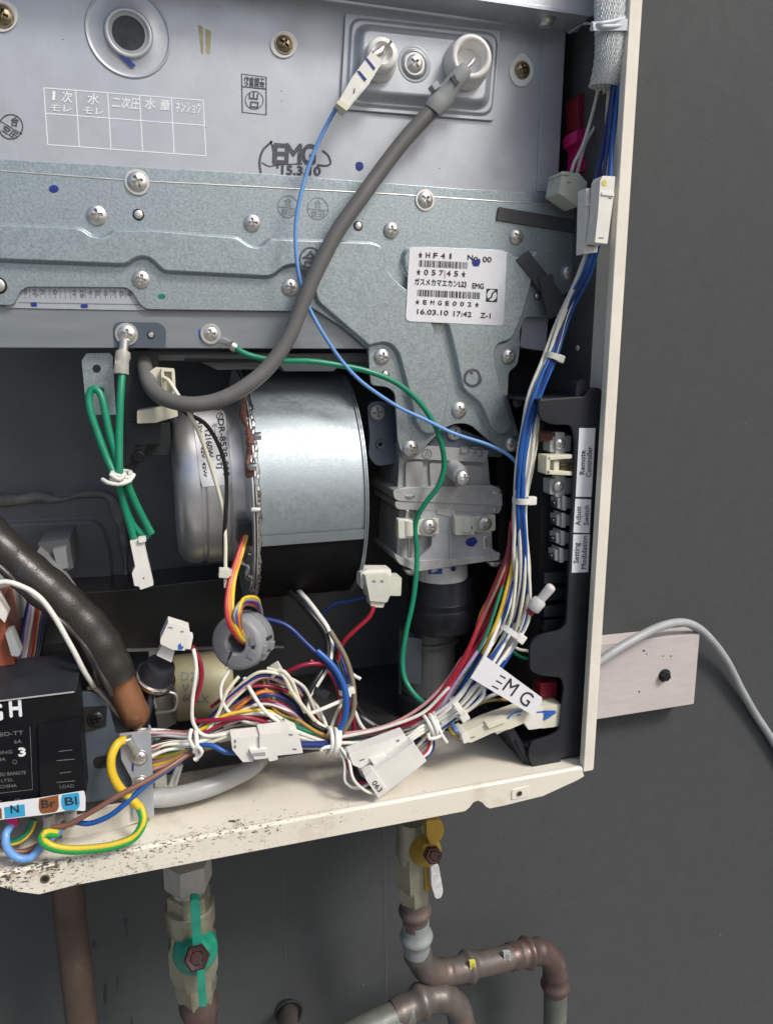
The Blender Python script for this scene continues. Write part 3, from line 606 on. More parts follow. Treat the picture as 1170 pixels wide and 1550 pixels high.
ch1 = [(-140, 334, 2), (0, 337, 4), (118, 342, 6), (130, 347, 5), (140, 355, 6), (152, 357, 6), (163, 354, 5), (172, 346, 6), (230, 346, 4), (358, 357, 6), (368, 364, 5), (378, 371, 6), (392, 372, 6), (402, 363, 6), (408, 359, 5), (560, 365, 10), (577, 371, 10), (582, 385, 8), (583, 405, 12), (600, 425, 8), (636, 452, 10), (655, 492, 10), (668, 545, 8), (679, 597, 10), (674, 620, 8), (672, 640, 12), (660, 657, 14), (640, 660, 14), (625, 645, 10), (615, 600, 8), (606, 565, 10), (598, 535, 10), (588, 524, 6), (578, 521, 8), (565, 524, 8), (556, 527, 6), (475, 458, 12), (470, 430, 5), (462, 411, 10), (448, 404, 10), (430, 407, 8), (416, 419, 8), (405, 423, 4), (248, 415, 6), (236, 404, 8), (224, 393, 10), (208, 394, 8), (196, 403, 6), (186, 405, 4), (0, 398, 4), (-140, 394, 2)]
mb = MB(); mb.emboss(rounded(ch1, 5, 6), MY, 4.6, 2.2, 8); obj('raised_channel', mb, M['galv'], mp, smooth=70)
ch2 = [(604, 390, 14), (612, 375, 10), (640, 373, 8), (765, 378, 8), (778, 387, 8), (797, 388, 8), (804, 378, 5), (813, 379, 8), (815, 395, 8), (806, 408, 10), (800, 440, 8), (790, 475, 6), (775, 512, 8), (765, 520, 6), (752, 522, 8), (746, 535, 8), (750, 560, 6), (762, 605, 8), (775, 640, 16), (768, 657, 10), (752, 660, 12), (738, 648, 8), (722, 612, 6), (702, 596, 8), (694, 588, 6), (684, 540, 6), (672, 492, 6), (655, 465, 8), (630, 428, 8), (612, 418, 12)]
mb = MB(); mb.emboss(rounded(ch2, 5, 6), MY, 4.8, 2.2, 8); obj('raised_channel', mb, M['galv'], mp, smooth=70)
for x, y, r in ((147, 326, 12.5), (382, 338, 11.5), (592, 349, 11.5), (781, 359, 11.5), (214, 423, 11.5), (439, 435, 11.5), (578, 540, 12), (769, 540, 12), (695, 621, 12.5), (621, 679, 12.5), (776, 672, 12.5)):
    screw(mp, x, y, MY - .1, r, 'zinc', rot=random.uniform(-20, 40))
for x, y, r in ((208, 276, 15.5), (643, 303, 14.5), (861, 413, 13.5)): screw(mp, x, y, MY - .2, r, 'washer', rot=random.uniform(-30, 10), label='large screw with a washer')
for x, y, r in ((210, 325, 7.5), (542, 342, 7), (583, 567, 6.5), (813, 448, 6.5), (-2, 432, 11)): rivet(mp, x, y, MY, r)
# marks
mb = MB(); mb.flat(SMF, circ(82, 286, 7.5, 6)); obj('ink_dot', mb, M['blueink'], mp, smooth=0, label='blue marker dot')
mb = MB(); mb.flat(SMF, circ(245, 449, 6, 4, a0=.4)); obj('ink_dot', mb, M['greenink'], mp, smooth=0, label='green marker dot')
for x, ks in ((436, '合'), (481, '合')):
    mb = MB(); yy = 313 if x < 450 else 316; mb.stroke(SMF, circ(x, yy, 15.5, 16.5), 1.3, closed=True); mb.stroke(SMF, [(x - 15, yy), (x + 15, yy + 3)], 1.1); text(mb, SMF, ks, x, yy - 7, 10, -4, 12); text(mb, SMF, '飯田', x, yy + 8, 8, -4, 20); obj('round_stamp', mb, M['stamp2'], mp, smooth=0, kind='stuff')
SCH = plane(MY - 4.65)
mb = MB(); mb.stroke(SCH, circ(470, 394, 16, 19), 2.8, closed=True); text(mb, SCH, '合', 469, 394, 22, -5, 22, bold=.9); obj('round_stamp', mb, M['stamp'], mp, smooth=0, kind='stuff', label='bold black round stamp on the raised channel')
mb = MB(); mb.stroke(plane(MY - 4.85), catmull([(715, 566), (709, 562), (704, 568), (704, 578), (712, 584), (722, 582), (726, 572), (722, 562), (713, 560)], 2), 4.0, closed=False); mb.stroke(plane(MY - 4.85), circ(716, 572, 13, 14, n=40)[:30], 1.2); obj('round_stamp', mb, M['stamp'], mp, smooth=0, kind='stuff', label='black ink stamp ring on the lower leg')
# data plate seen through the window of the plate
mb = MB(); mb.prism([(30, 432), (205, 432), (214, 460), (222, 470), (10, 466)], -3.3, -2.9); sc_ = obj('scale_strip', mb, M['sheet'], mp, bevel=.1)
mb = MB(); S3 = plane(-3.3)
text(mb, S3, '1 2 3 . 0     2 2 4 5 6 7 8 8', 120, 443, 7, -1, 160, bold=.3)
for i in range(22): mb.stroke(S3, [(38 + i * 7.6, 437), (39 + i * 7.6, 452)], 1.0)
mb.stroke(S3, [(28, 458), (212, 461)], 1.4); mb.flat(S3, circ(56, 446, 3)); mb.flat(S3, circ(125, 448, 3)); obj('stamped_scale', mb, M['stamp2'], sc_, smooth=0, kind='stuff')
mb = MB(); mb.flat(S3, rounded([(47, 458), (56, 457), (57, 464), (48, 464)], 2), .3); mb.flat(S3, rounded([(122, 461), (133, 460), (134, 466), (124, 466)], 2), .3); obj('ink_tick', mb, M['blueink'], sc_, smooth=0, kind='stuff')
# printed label
lab = thing('printed_label', 'white printed sticker with two barcodes on the manifold cover', 'label', P(690, 432, -11))
LY = MY - 4.95
mb = MB(); mb.prism(rounded([(620, 373, 7), (767, 380, 7), (762, 493, 8), (614, 486, 8)], 7, 6), LY - .25, LY + .05); obj('sticker', mb, M['paper'], lab, smooth=30)
SL = plane(LY - .3); mb = MB()
def lp(u, v): return Vector((620, 373)).lerp(Vector((767, 380)), u).lerp(Vector((614, 486)).lerp(Vector((762, 493)), u), v)
def lt(tx, u, v, h, w, b=.22): q = lp(u, v); text(mb, SL, tx, q.x, q.y, h, -3, w, bold=b)
for i, c in enumerate(('★', 'H', 'F', '4', '1')): lt(c, .115 + i * .077, .105, 8, 6 if c != '1' else 2.5)
lt('No.', .66, .11, 8, 18); lt('00', .80, .125, 8, 13)
for i, c in enumerate('★05745★'): lt(c, .105 + i * .077, .335, 8, 6)
lt("ガスメカマエカンL23", .335, .465, 8, 78); lt('EMG', .72, .485, 8, 17)
for i, c in enumerate('★EMGE002★'): lt(c, .11 + i * .076, .735, 6.5, 5.5)
lt('16.03.10', .27, .865, 7.5, 47); lt('17:42', .575, .87, 7.5, 27); lt('Z-1', .81, .875, 7.5, 15)
rb = random.Random(3)
for v, u1 in ((.215, .615), (.61, .74)):
    u = .105
    while u < u1:
        w = rb.choice((.6, .6, 1.1, 1.8)); a = lp(u, v - .04); b = lp(u, v + .05); mb.stroke(SL, [a, b], w, off=.1); u += (w + rb.choice((.7, .8, 1.4))) / 147
obj('printing', mb, M['ink'], lab, smooth=0, kind='stuff')
mb = MB(); q = lp(.865, .60); mb.flat(SL, [(q.x - 8, q.y - 10), (q.x + 9, q.y - 9.3), (q.x + 8, q.y + 10.6), (q.x - 9, q.y + 10)], .1); lg = obj('logo_square', mb, M['ink'], lab, smooth=0)
mb = MB(); mb.flat(SL, circ(q.x, q.y, 7.2, 8.6, n=30), .2); obj('logo_disc', mb, M['paper'], lg, smooth=0)
mb = MB(); mb.stroke(SL, catmull([(q.x + 5.5, q.y - 6), (q.x + 1, q.y - 3), (q.x - 1, q.y + 3), (q.x - 5.5, q.y + 6)], 1), 2.2, off=.3); obj('logo_stroke', mb, M['ink'], lg, smooth=0)
mb = MB(); mb.flat(SL, [(715, 392), (722, 393), (726, 391), (727, 397), (724, 403), (717, 403), (714, 399)], .2); obj('ink_blot', mb, M['blueink'], lab, smooth=0)
mb = MB(); mb.stroke(SL, [(673, 409), (673, 421)], 1, off=.2); mb.stroke(SL, [(698, 430), (705, 436)], 1, off=.2); obj('red_pen_mark', mb, M['redpen'], lab, smooth=0, kind='stuff')
# foam tapes
def strip(label, poly, Y, t=1.2, tilt=None):
    mb = MB(); mb.prism(rounded(poly, 1.5, 3), Y - t, Y); obj('foam_tape', mb, M['tape'], bevel=.25, label=label, cat='tape')
strip('long black foam tape across the top right corner of the manifold cover', [(755, 313), (880, 334), (879, 354), (752, 333)], MY, 1.6)
strip('slanting black tape tucked under another beside the label', [(781, 393), (799, 379), (848, 440), (856, 452), (846, 470), (830, 455)], MY - 4.6)
strip('upright black tape lying over the slanting one', [(815, 420), (836, 414), (849, 475), (831, 484)], MY - 6.6)

# ------------------------------------------------------------------ LOWER FRAME BAR
fb = thing('frame_bar', 'dull steel cross bar running below the manifold cover', 'metal bar', P(250, 495, 0))
mb = MB(); mb.prism([(-140, 448), (556, 448), (560, 528), (-140, 526)], -2.5, -.5); mb.prism([(-140, 521), (559, 524), (560, 528), (-140, 526)], -2.4, 26); obj('bar_face', mb, M['bar'], fb, bevel=.5)
mb = MB(); mb.prism(rounded([(172, 492, 6), (180, 487, 6), (242, 488, 6), (252, 497, 6), (251, 527, 2), (174, 526, 2)], 4), -3.3, -2.4); obj('mounting_tab', mb, M['bluegrey'], fb, bevel=.2)
screw(fb, 192, 506, -3.6, 14.5, 'washer', rot=35); screw(fb, 319, 506, -2.6, 14, 'washer', rot=10)
rivet(fb, 229, 507, -3.4, 5)
mb = MB(); mb.flat(plane(-2.5), rounded([(300, 499), (306, 497), (306, 516), (301, 511)], 3)); obj('blue_tick', mb, M['bluepen'], fb, smooth=0)
# brackets under the bar
mb = MB(); mb.prism([(205, 540), (300, 545), (330, 560), (560, 556), (560, 536), (205, 530)], 40, 60); mb.prism([(230, 536), (560, 534), (560, 548), (230, 546)], 30, 34); mb.prism([(420, 548), (520, 548), (505, 562), (430, 562)], 20, 34); obj('rear_bracket', mb, M['bar'], fb, bevel=.5)
mb = MB(); mb.prism([(280, 542), (440, 544), (440, 549), (280, 548)], 20, 24); obj('black_rod', mb, M['blackpl'], fb, bevel=.5)
sb = thing('small_bracket', 'small galvanised bracket plate with two round holes, left of the green wires', 'bracket', P(148, 580, 2))
mb = MB(); mb.prism([(124, 546), (131, 535), (166, 534), (171, 539), (176, 628), (141, 628), (131, 620)], 4, 6); pl_ = obj('bracket_plate', mb, M['galv'], sb, bevel=.2)
for x, y in ((147, 558), (152, 592)):
    mb = MB(); mb.flat(plane(4), circ(x, y, 6.5, 6.2), .2); obj('hole', mb, M['cavity'], sb, smooth=0)
mb = MB(); mb.prism([(171, 536), (196, 530), (240, 530), (242, 640), (205, 712), (190, 712), (188, 560)], 10, 40); mb.prism([(190, 640), (245, 640), (245, 672), (205, 675), (205, 700), (190, 705)], 8, 30); mb.prism([(245, 640), (258, 640), (260, 690), (205, 690), (205, 672)], 30, 70)
fm = thing('motor_mount', 'black coated steel mount left of the motor', 'bracket', P(215, 620, 20)); obj('mount_body', mb, M['darksteel'], fm, bevel=.6)
for x, y in ((210, 691), (215, 560)):
    mb = MB(); mb.lathe(P(x, y, 8), (0, -1, 0), [(0, 4.2), (2.5, 4.0), (3.2, 3)], seg=20); obj('bolt', mb, M['bolt'], fm)

# ------------------------------------------------------------------ FAN + MOTOR
FC = Vector((0, .068, -.1005)); FR = .0868; FMAP = cylmap(FC.y, FC.z, FR)
motor = thing('fan_motor', 'round silver fan motor and galvanised blower drum in the middle of the heater', 'fan motor', Vector((.09, FC.y, FC.z)))
xa = FMAP(392, 745).x / MM; xb = FMAP(553, 745).x / MM
def lx(prof, m, name, parent=motor, a0=0, a1=2 * math.pi, seg=96, caps=True, smooth=50, cy=FC.y, cz=FC.z, label=None):
    mb = MB(); mb.lathe(Vector((0, cy, cz)), (1, 0, 0), prof, seg=seg, a0=a0, a1=a1, ref=(0, -1, 0), caps=caps)
    return obj(name, mb, m, parent, smooth=smooth, label=label)
def ang_at(x, y):
    p = FMAP(x, y); return math.atan2(p.z - FC.z, -(p.y - FC.y))
aflap = ang_at(480, 815)                # below this the black sheet begins (angles: 0 = front, + = up)
# lathe turns u=-Y towards w = X x (-Y) = -Z : positive lathe angle goes down
lx([(xa, 86.8), (xb, 86.8)], M['fan'], 'blower_drum', a0=-math.pi, a1=-aflap, seg=90, caps=False, smooth=60)
lx([(xa + 1, 86.3), (xb - .5, 86.3)], M['wrap'], 'black_wrap', a0=-aflap - .03, a1=math.pi, seg=80, caps=False, smooth=60)
lx([(xa + 1, 87.7), (xb, 87.7)], M['fan'], 'seam_flap', a0=-aflap - .06, a1=-aflap + .03, seg=6, caps=False)
for e, rr in ((xb - .2, 88.4), (xb + 1.2, 88.6)): lx([(e, 70), (e, rr), (e + .9, rr), (e + .9, 70)], M['fan'], 'end_rim', caps=False)
lx([(xb + 2, 87.8), (xb + 2.4, 87.4), (xb + 2.4, 1)], M['darksteel'], 'end_cover')
for k, (e, rr) in enumerate(((xa - .6, 89.2), (xa - 2.4, 90.3), (xa - 4.2, 89.3))): lx([(e, 50), (e, rr), (e + .9, rr), (e + .9, 50)], M['motor'], 'flange_ring', caps=False)
# rusty sealant smear on the flange
mb = MB(); a_top = ang_at(385, 590); a_bot = ang_at(392, 722); q = []; rr_ = []
for i in range(60):
    a = a_top + (a_bot - a_top) * i / 59; w = .5 + .5 * math.sin(i * .35)
    q.append(Vector(((xa - 4.4 + 1.5 * math.sin(i * .21)) * MM, FC.y - math.cos(a) * .0886, FC.z + math.sin(a) * .0886))); rr_.append(2.3 + .9 * math.sin(i * .37) + random.uniform(-.5, .6))
mb.tube(q, rr_, 10); obj('rusty_sealant', mb, M['rust'], motor, smooth=0)
mb = MB(); q = []; rr_ = []
for i in range(150):
    a = a_top - (a_top - ang_at(392, 905)) * i / 149; q.append(Vector(((xa - .6 + .5 * math.sin(i * .5)) * MM, FC.y - math.cos(a) * .0893, FC.z + math.sin(a) * .0893))); rr_.append(.8 + random.uniform(0, .7) + (.5 if i < 80 else 0))
mb.tube(q, rr_, 7); obj('sealant_bead', mb, M['chrome'], motor, smooth=50)
# motor can
MC = Vector((0, .066, -.094)); xm = lambda x: P(x, 735, 4).x / MM
m0, m1, m2 = xm(264), xm(382), xm(300)
prof = [(m0 + 1, 30), (m0 + .6, 44), (m0 + 1.2, 52), (m0 + 4, 57.5), (m0 + 8, 60.2), (m0 + 13, 61.2), (m0 + 17, 61.2), (m0 + 18, 60.0), (m0 + 20, 60.0), (m0 + 21.5, 61.6), (m0 + 36, 61.6), (m0 + 37, 60.8), (m0 + 38, 61.9), (m1 - 5, 61.9), (m1 - 3.6, 63.5), (m1 - 2, 66), (m1 + 3, 66), (xa - 4.4, 66)]
lx(prof, M['motor'], 'motor_can', cy=MC.y, cz=MC.z, seg=110, smooth=35)
mb = MB(); mb.lathe(P(395, 660, -22), (-1, 0, 0), [(0, 2.6), (4, 2.5), (5, 1.6)], seg=18); obj('rivet', mb, M['chrome'], motor, smooth=60)
mb = MB(); mb.lathe(P(388, 706, -22), (-1, 0, 0), [(0, 2.8), (4, 2.6), (5, 1.8)], seg=18); obj('rivet', mb, M['chrome'], motor, smooth=60)
mb = MB(); mb.lathe(P(394, 771, -22), (-1, 0, 0), [(0, 1.4), (5.5, 1.5), (6, .8)], seg=14); obj('clip_pin', mb, M['white'], motor, smooth=60)
mb = MB(); mb.prism([(361, 793), (387, 790), (388, 826), (362, 828)], -6, 15); obj('wire_outlet', mb, M['blackpl'], motor, bevel=.5)
for i, (x, y) in enumerate(((371, 862), (378, 880), (384, 848))):
    mb = MB(); mb.tube(catmull([P(x - 6, y - 10, 8), P(x + 6, y - 4, 4), P(x + 2, y + 10, 6), P(x + 12, y + 14, 8)], .002), 2.2, 8); obj('solder_wire', mb, M['chrome'], motor, smooth=60)
# motor label following the can
MM_ = cylmap(MC.y, MC.z, .0618)
ml = thing('motor_label', 'white printed sticker on the silver motor can, its print running downwards', 'label', MM_(325, 680, .3))
mb = MB(); L0, L1 = (292, 343), (304, 352)
cols_, rows_ = 8, 16; vs = []
for j in range(rows_ + 1):
    t = j / rows_; a = Vector((291, 622)).lerp(Vector((305, 737)), t); b = Vector((341, 622)).lerp(Vector((353, 733)), t)
    sh = 5 * (max(0, 1 - min(t, 1 - t) * rows_ / 1.2)) * .5
    for i in range(cols_ + 1):
        q = (a + Vector((sh, 0))).lerp(b - Vector((sh, 0)), i / cols_); vs.append(MM_(q.x, q.y, .35))
mb.add(vs, [(j * 9 + i, j * 9 + i + 1, (j + 1) * 9 + i + 1, (j + 1) * 9 + i) for j in range(rows_) for i in range(cols_)]); obj('sticker', mb, M['paper'], ml, smooth=60)
mb = MB(); 
text(mb, MM_, 'DR-8538-000', 339, 678, 9, -84, 86, off=.6, bold=.3); text(mb, MM_, 'モータ', 326, 654, 7, -84, 26, off=.6); text(mb, MM_, 'DTJ', 331, 699, 7, -84, 20, off=.6, bold=.3)
text(mb, MM_, '12160W-', 317, 674, 9, -84, 44, off=.6, bold=.3); text(mb, MM_, '43V. V.  42V  42W', 307, 680, 5, -84, 84, off=.6, bold=.2); mb.stroke(MM_, circ(333, 631, 4.6, 5), 1.2, off=.6, closed=True); mb.stroke(MM_, catmull([(336, 628), (333, 630), (333, 633), (330, 635)], 1), 1.3, off=.6)
obj('printing', mb, M['ink'], ml, smooth=0, kind='stuff')

# ------------------------------------------------------------------ GAS VALVE
gv = thing('gas_valve', 'cast aluminium gas valve block with black solenoid below the manifold cover', 'gas valve', P(675, 800, 20))
mb = MB(); mb.prism(rounded([(605, 676), (738, 690), (742, 742), (738, 760), (607, 752), (602, 740)], 5), 4, 52); mb.prism(rounded([(614, 700), (640, 697), (640, 742), (614, 740)], 4), 1.5, 6); mb.prism(rounded([(650, 700), (730, 706), (731, 744), (652, 742)], 4), 2, 6); mb.prism(rounded([(604, 672), (740, 682), (735, 700), (610, 694)], 3), 0, 10); obj('upper_body', mb, M['castd'], gv, bevel=1.2)
mb = MB(); mb.prism(rounded([(594, 742, 6), (612, 738, 6), (745, 734, 8), (760, 741, 8), (761, 768, 6), (740, 765, 3), (606, 759, 3), (597, 756, 5)], 5), -2, 55); obj('flange', mb, M['cast'], gv, bevel=.9)
mb = MB(); mb.prism(rounded([(597, 759, 5), (655, 760, 3), (664, 752, 2), (708, 754, 2), (718, 762, 2), (760, 764, 5), (756, 778, 6), (600, 771, 6)], 4), -1.2, 54, tess=True); obj('flange', mb, M['castd'], gv, bevel=.5)
mb = MB(); mb.prism(rounded([(604, 772), (744, 776), (746, 842), (640, 858), (600, 846)], 4), 6, 56); obj('lower_body', mb, M['cast'], gv, bevel=1)
mb = MB(); mb.prism(rounded([(596, 838, 6), (622, 850, 4), (742, 842, 4), (757, 834, 8), (756, 848, 6), (735, 850, 4), (632, 865, 4), (604, 854, 6)], 4), -2, 54, tess=True); obj('flange', mb, M['cast'], gv, bevel=.8)
mb = MB(); mb.prism(rounded([(636, 766, 3), (744, 772, 3), (744, 808, 2), (734, 822, 8), (756, 840, 6), (640, 855, 4), (632, 846, 8), (655, 826, 10), (652, 806, 4), (636, 800, 3)], 4), -.8, 8, tess=True); obj('valve_cover', mb, M['cover'], gv, bevel=.6)
mb = MB(); mb.prism(rounded([(661, 770), (688, 772), (688, 780), (684, 782), (683, 846), (680, 850), (680, 846), (681, 782), (661, 778)], 2), -1.6, -.7, tess=True); text(mb, plane(-.8), 'GASVALVE', 690, 817, 9, 87, 66, off=.3, bold=.5); obj('raised_letters', mb, M['cast'], gv, kind='stuff')
mb = MB(); text(mb, plane(0), 'DTJ', 713, 684, 11, -2, 34, off=.3, bold=.5); mb.stroke(plane(0), circ(646, 687, 7), 1.3, closed=True, off=.3); text(mb, plane(0), '△', 646, 686, 7, 0, 8, off=.3); obj('cast_letters', mb, M['stamp2'], gv, kind='stuff', smooth=0)
mb = MB(); d = (P(700, 722, -16) - P(684, 708, 4)).normalized(); mb.lathe(P(684, 708, 4), d, [(0, 7.2), (16, 6.4), (17, 5.4)], seg=28); obj('test_nipple', mb, M['cast'], gv, smooth=50)
screw(gv, 701, 724, -16, 12, 'zinc', tilt=(-8, 0), rot=20)
for x, y in ((617, 746), (748, 740)):
    p = P(x, y + 5, 3); mb = MB(); mb.lathe(p, (0, 0, 1), [(0, 6.4), (1.4, 6.4), (1.4, 4.8), (3.6, 4.6), (5.0, 3.2)], seg=28); obj('bolt', mb, M['zinc'], gv)
for x, y in ((748, 852), (622, 864)):
    p = P(x, y - 4, 3); mb = MB(); mb.lathe(p, (0, 0, -1), [(0, 6.4), (1.2, 6.4), (1.2, 4.8), (3.2, 4.6), (4.6, 3.2)], seg=28); obj('bolt', mb, M['zinc'], gv)
for x, y0, y1 in ((620, 815, 846), (733, 812, 832), (616, 772, 786), (748, 770, 777)):
    a, b = P(x, y0, -1), P(x, y1, -1); n = int((a - b).length / .0007); mb = MB(); mb.lathe(a, b - a, [(i * .7, 1.9 if i % 2 else 1.5) for i in range(n)], seg=14); obj('threaded_stud', mb, M['zinc'], gv, smooth=60)
# left cast bracket ears behind
mb = MB(); mb.prism(rounded([(556, 612, 12), (572, 606, 12), (592, 612, 5), (604, 600, 2), (606, 700, 3), (570, 706, 8), (558, 690, 6), (560, 660, 5), (558, 636, 8)], 5), 12, 22, tess=True); obj('rear_ear', mb, M['bluegrey'], gv, bevel=.8)
mb = MB(); mb.prism(rounded([(556, 530), (560, 512), (572, 512), (576, 528), (570, 540), (560, 540)], 6), 2, 6); obj('rear_tab', mb, M['sheet'], gv, bevel=.3)
screw(gv, 571, 624, 11.5, 12, 'dull', rot=10); mb = MB(); mb.lathe(P(575, 672, 12), (0, -1, 0), [(0, 3.2), (1.5, 3), (1.4, 1.6), (0, 1.5)], seg=20); obj('boss', mb, M['bluegrey'], gv)
mb = MB(); mb.prism(rounded([(672, 640), (735, 664), (760, 684), (760, 692), (640, 690), (660, 655)], 5), 3, 10, tess=True); obj('rear_ear', mb, M['bluegrey'], gv, bevel=.6)
screw(gv, 687, 655, 2.5, 12, 'dull', rot=30)
mb = MB(); mb.lathe(P(783, 608, 15), (0, -1, 0), [(0, 7), (6, 7), (7, 6)], seg=24); obj('boss', mb, M['darksteel'], gv); screw(gv, 783, 608, 7.5, 9, 'dull', rot=0)
mb = MB(); mb.prism(rounded([(785, 478), (830, 480), (826, 532), (786, 526), (790, 500)], 5), 0, 16, tess=True); obj('side_box', mb, M['sheet'], gv, bevel=1)
# silver ring, solenoid, motor tube
def lz(x, y0, y1, Yc, prof, m, name, parent=gv, seg=56, smooth=40, label=None):
    a, b = P(x, y0, Yc), P(x, y1, Yc); L = (a.z - b.z) / MM; mb = MB(); mb.lathe(a, (0, 0, -1), [(t * L, r) for t, r in prof], seg=seg); return obj(name, mb, m, parent, smooth=smooth, label=label)
rg = lz(667, 848, 872, 30, [(0, 19), (0, 21), (1, 21.5), (1, 18)], mat('satin_ring', (.8, .8, .8), .4, .3), 'silver_ring')
Sr = lambda x, y, off=0: (lambda p, c: p)(cyl_z(x, y, P(667, 860, 30), 21.5, off), 0)
def cyl_z(x, y, c, r, off=0):
    d = ray(x, y); a = d.x ** 2 + d.y ** 2; b = 2 * ((CAM.x - c.x) * d.x + (CAM.y - c.y) * d.y); cc = (CAM.x - c.x) ** 2 + (CAM.y - c.y) ** 2 - (r * MM) ** 2
    q = max(b * b - 4 * a * cc, 0); t = (-b - math.sqrt(q)) / 2 / a; p = CAM + d * t; n = Vector((p.x - c.x, p.y - c.y, 0)).normalized(); return p + n * off * MM
mb = MB(); mb.flat(Sr, [(648 + i * 3, 861) for i in range(8)] + [(669 - i * 3, 869) for i in range(8)], .2); obj('blue_print', mb, M['bluepen'], gv, smooth=0)
mb = MB(); mb.flat(Sr, circ(686, 861, 3.8), .2); obj('ink_dot', mb, M['blueink'], gv, smooth=0)
lz(667, 868, 948, 36, [(0, 22), (0, 25), (.05, 26), (.42, 26.2), (.44, 26.8), (.47, 26.2), (.52, 26.8), (.55, 26.2), (.6, 27.2), (.95, 27.2), (1, 25.5), (1, 10)], M['blackpl'], 'black_collar')
lz(648, 945, 1060, 50, [(0, 24), (.12, 24), (.14, 25.5), (.18, 25.5), (.2, 23), (.95, 23), (1, 25)], mat('grey_tube', (.17, .175, .18), .38, .4, vs=60), 'valve_tube')
for x in (606, 652, 668):
    mb = MB(); mb.tube([P(x, 955, 30), P(x - 1, 1050, 30)], 2.4 if x == 652 else 1.6, 10); obj('tie_rod', mb, M['darksteel'], gv, smooth=60)
mb = MB(); mb.prism(rounded([(612, 966), (640, 966), (638, 1038), (611, 1034)], 4), 24, 30); obj('tube_plate', mb, M['bluegrey'], gv, bevel=1)
lz(650, 1036, 1100, 52, [(0, 26), (.1, 30), (.6, 31), (.62, 37), (1, 38)], M['darksteel'], 'base_flange')

# P-clips on the valve
def pclip(x, y, mirror, label):
    t = thing('wire_clip', label, 'clip', P(x, y, -4), None)
    mb = MB(); mb.prism(rounded([(x - 18, y - 10, 3), (x + 20, y - 14, 3), (x + 20, y + 10, 3), (x - 2, y + 14, 3), (x - 18, y + 9, 3)], 3), -4.2, -1.2); obj('strap', mb, M['ivory'], t, bevel=.5)
    mb = MB(); mb.lathe(P(x - 26, y - 12, -4), P(x - 26, y + 15, -4) - P(x - 26, y - 12, -4), [(0, 3.5), (0, 5.2), (12.0, 5.2), (12.0, 3.5)], seg=24); mb.prism(rounded([(x - 42, y - 12), (x - 12, y - 11), (x - 11, y + 17), (x - 41, y + 18)], 3), -7.5, -1); obj('loop', mb, M['ivory'], t, bevel=.8, smooth=50)
    return t
pc = pclip(644, 798, 0, 'milky plastic clip on the valve holding the green wire'); screw(pc, 649, 798, -4.6, 14.5, 'washer', rot=20)
mb = MB(); mb.flat(plane(-7.5), circ(623, 806, 6.5, 3.2, a0=.2), .25); obj('blue_tick', mb, M['bluepen'], pc, smooth=0)
pc = pclip(730, 793, 0, 'milky plastic clip at the right of the valve with a blue stroke'); screw(pc, 734, 793, -4.6, 14, 'washer', rot=50)
mb = MB(); mb.flat(plane(-7.5), [(702, 790), (708, 791), (715, 797), (715, 801), (706, 797)], .25); obj('blue_tick', mb, M['blueink'], pc, smooth=0)
mb = MB(); mb.flat(plane(-.8), rounded([(706, 816), (718, 812), (723, 820), (716, 828), (707, 826), (704, 822)], 3), .25); obj('ink_scribble', mb, M['blueink'], gv, smooth=0)

# ------------------------------------------------------------------ RIGHT CONTROL BOX
cb = thing('control_box', 'black plastic control board holder along the right side of the heater', 'control box', P(840, 880, -40))
CY = -58
outl = [(817, 606, 3), (884, 601, 4), (893, 587, 8), (905, 586, 6), (912, 592, 6), (910, 640, 0), (904, 740, 0), (898, 870, 0), (890, 1010, 0), (883, 1142, 4), (845, 1148, 6), (803, 1158, 6), (800, 1140, 6), (803, 1124, 8), (836, 1114, 10), (848, 1105, 10), (854, 1040, 8), (850, 1026, 6), (818, 1023, 12), (802, 1016, 8), (802, 975, 12), (815, 962, 10), (848, 955, 12), (857, 945, 10), (862, 860, 4), (871, 665, 10), (865, 643, 8), (835, 643, 14), (820, 636, 8), (815, 625, 3)]
mb = MB(); mb.prism(rounded(outl, 3, 5), CY, CY + 3, tess=True); mb.prism([(817, 604), (886, 600), (888, 606), (818, 610)], CY + 1, 20); mb.prism([(883, 600), (909, 598), (880, 1142), (862, 1146)], CY + 2, 30); obj('face_frame', mb, M['blackpl'], cb, bevel=.5, smooth=40)
mb = MB(); mb.prism(rounded([(780, 1120), (800, 1160), (850, 1165), (880, 1145), (880, 1135), (800, 1140)], 3), CY + 4, 10, tess=True); mb.prism(rounded([(803, 1140), (848, 1132), (848, 1163), (806, 1168)], 4), CY + 1, 0); mb.prism(rounded([(766, 1105), (776, 1100), (803, 1145), (795, 1160)], 3), CY + 6, 20); obj('lower_foot', mb, M['blackpl'], cb, bevel=.8)
mb = MB(); mb.prism(rounded([(871, 612, 2), (872, 582, 6), (880, 573, 6), (888, 577, 6), (890, 612, 2)], 3), CY + 5, CY + 14); obj('hook', mb, M['blackpl'], cb, bevel=1)
mb = MB(); mb.prism([(716, 600), (800, 600), (800, 1110), (712, 1110)], 74, 78); mb.prism([(750, 610), (900, 604), (885, 1150), (760, 1140)], 22, 26); mb.prism([(822, 640), (868, 640), (862, 1130), (810, 1130)], CY + 22, 22); obj('housing_and_shade_sheet', mb, M['cavity'], cb, bevel=.5)  # box cavity, plus a black sheet added as painted shade behind the valve
for y0 in (868, 893, 918, 940):
    mb = MB(); mb.prism([(824, y0), (860, y0 - 4), (859, y0 + 14), (823, y0 + 17)], CY + 14, CY + 24); obj('relay_block', mb, M['blackpl'], cb, bevel=.8)
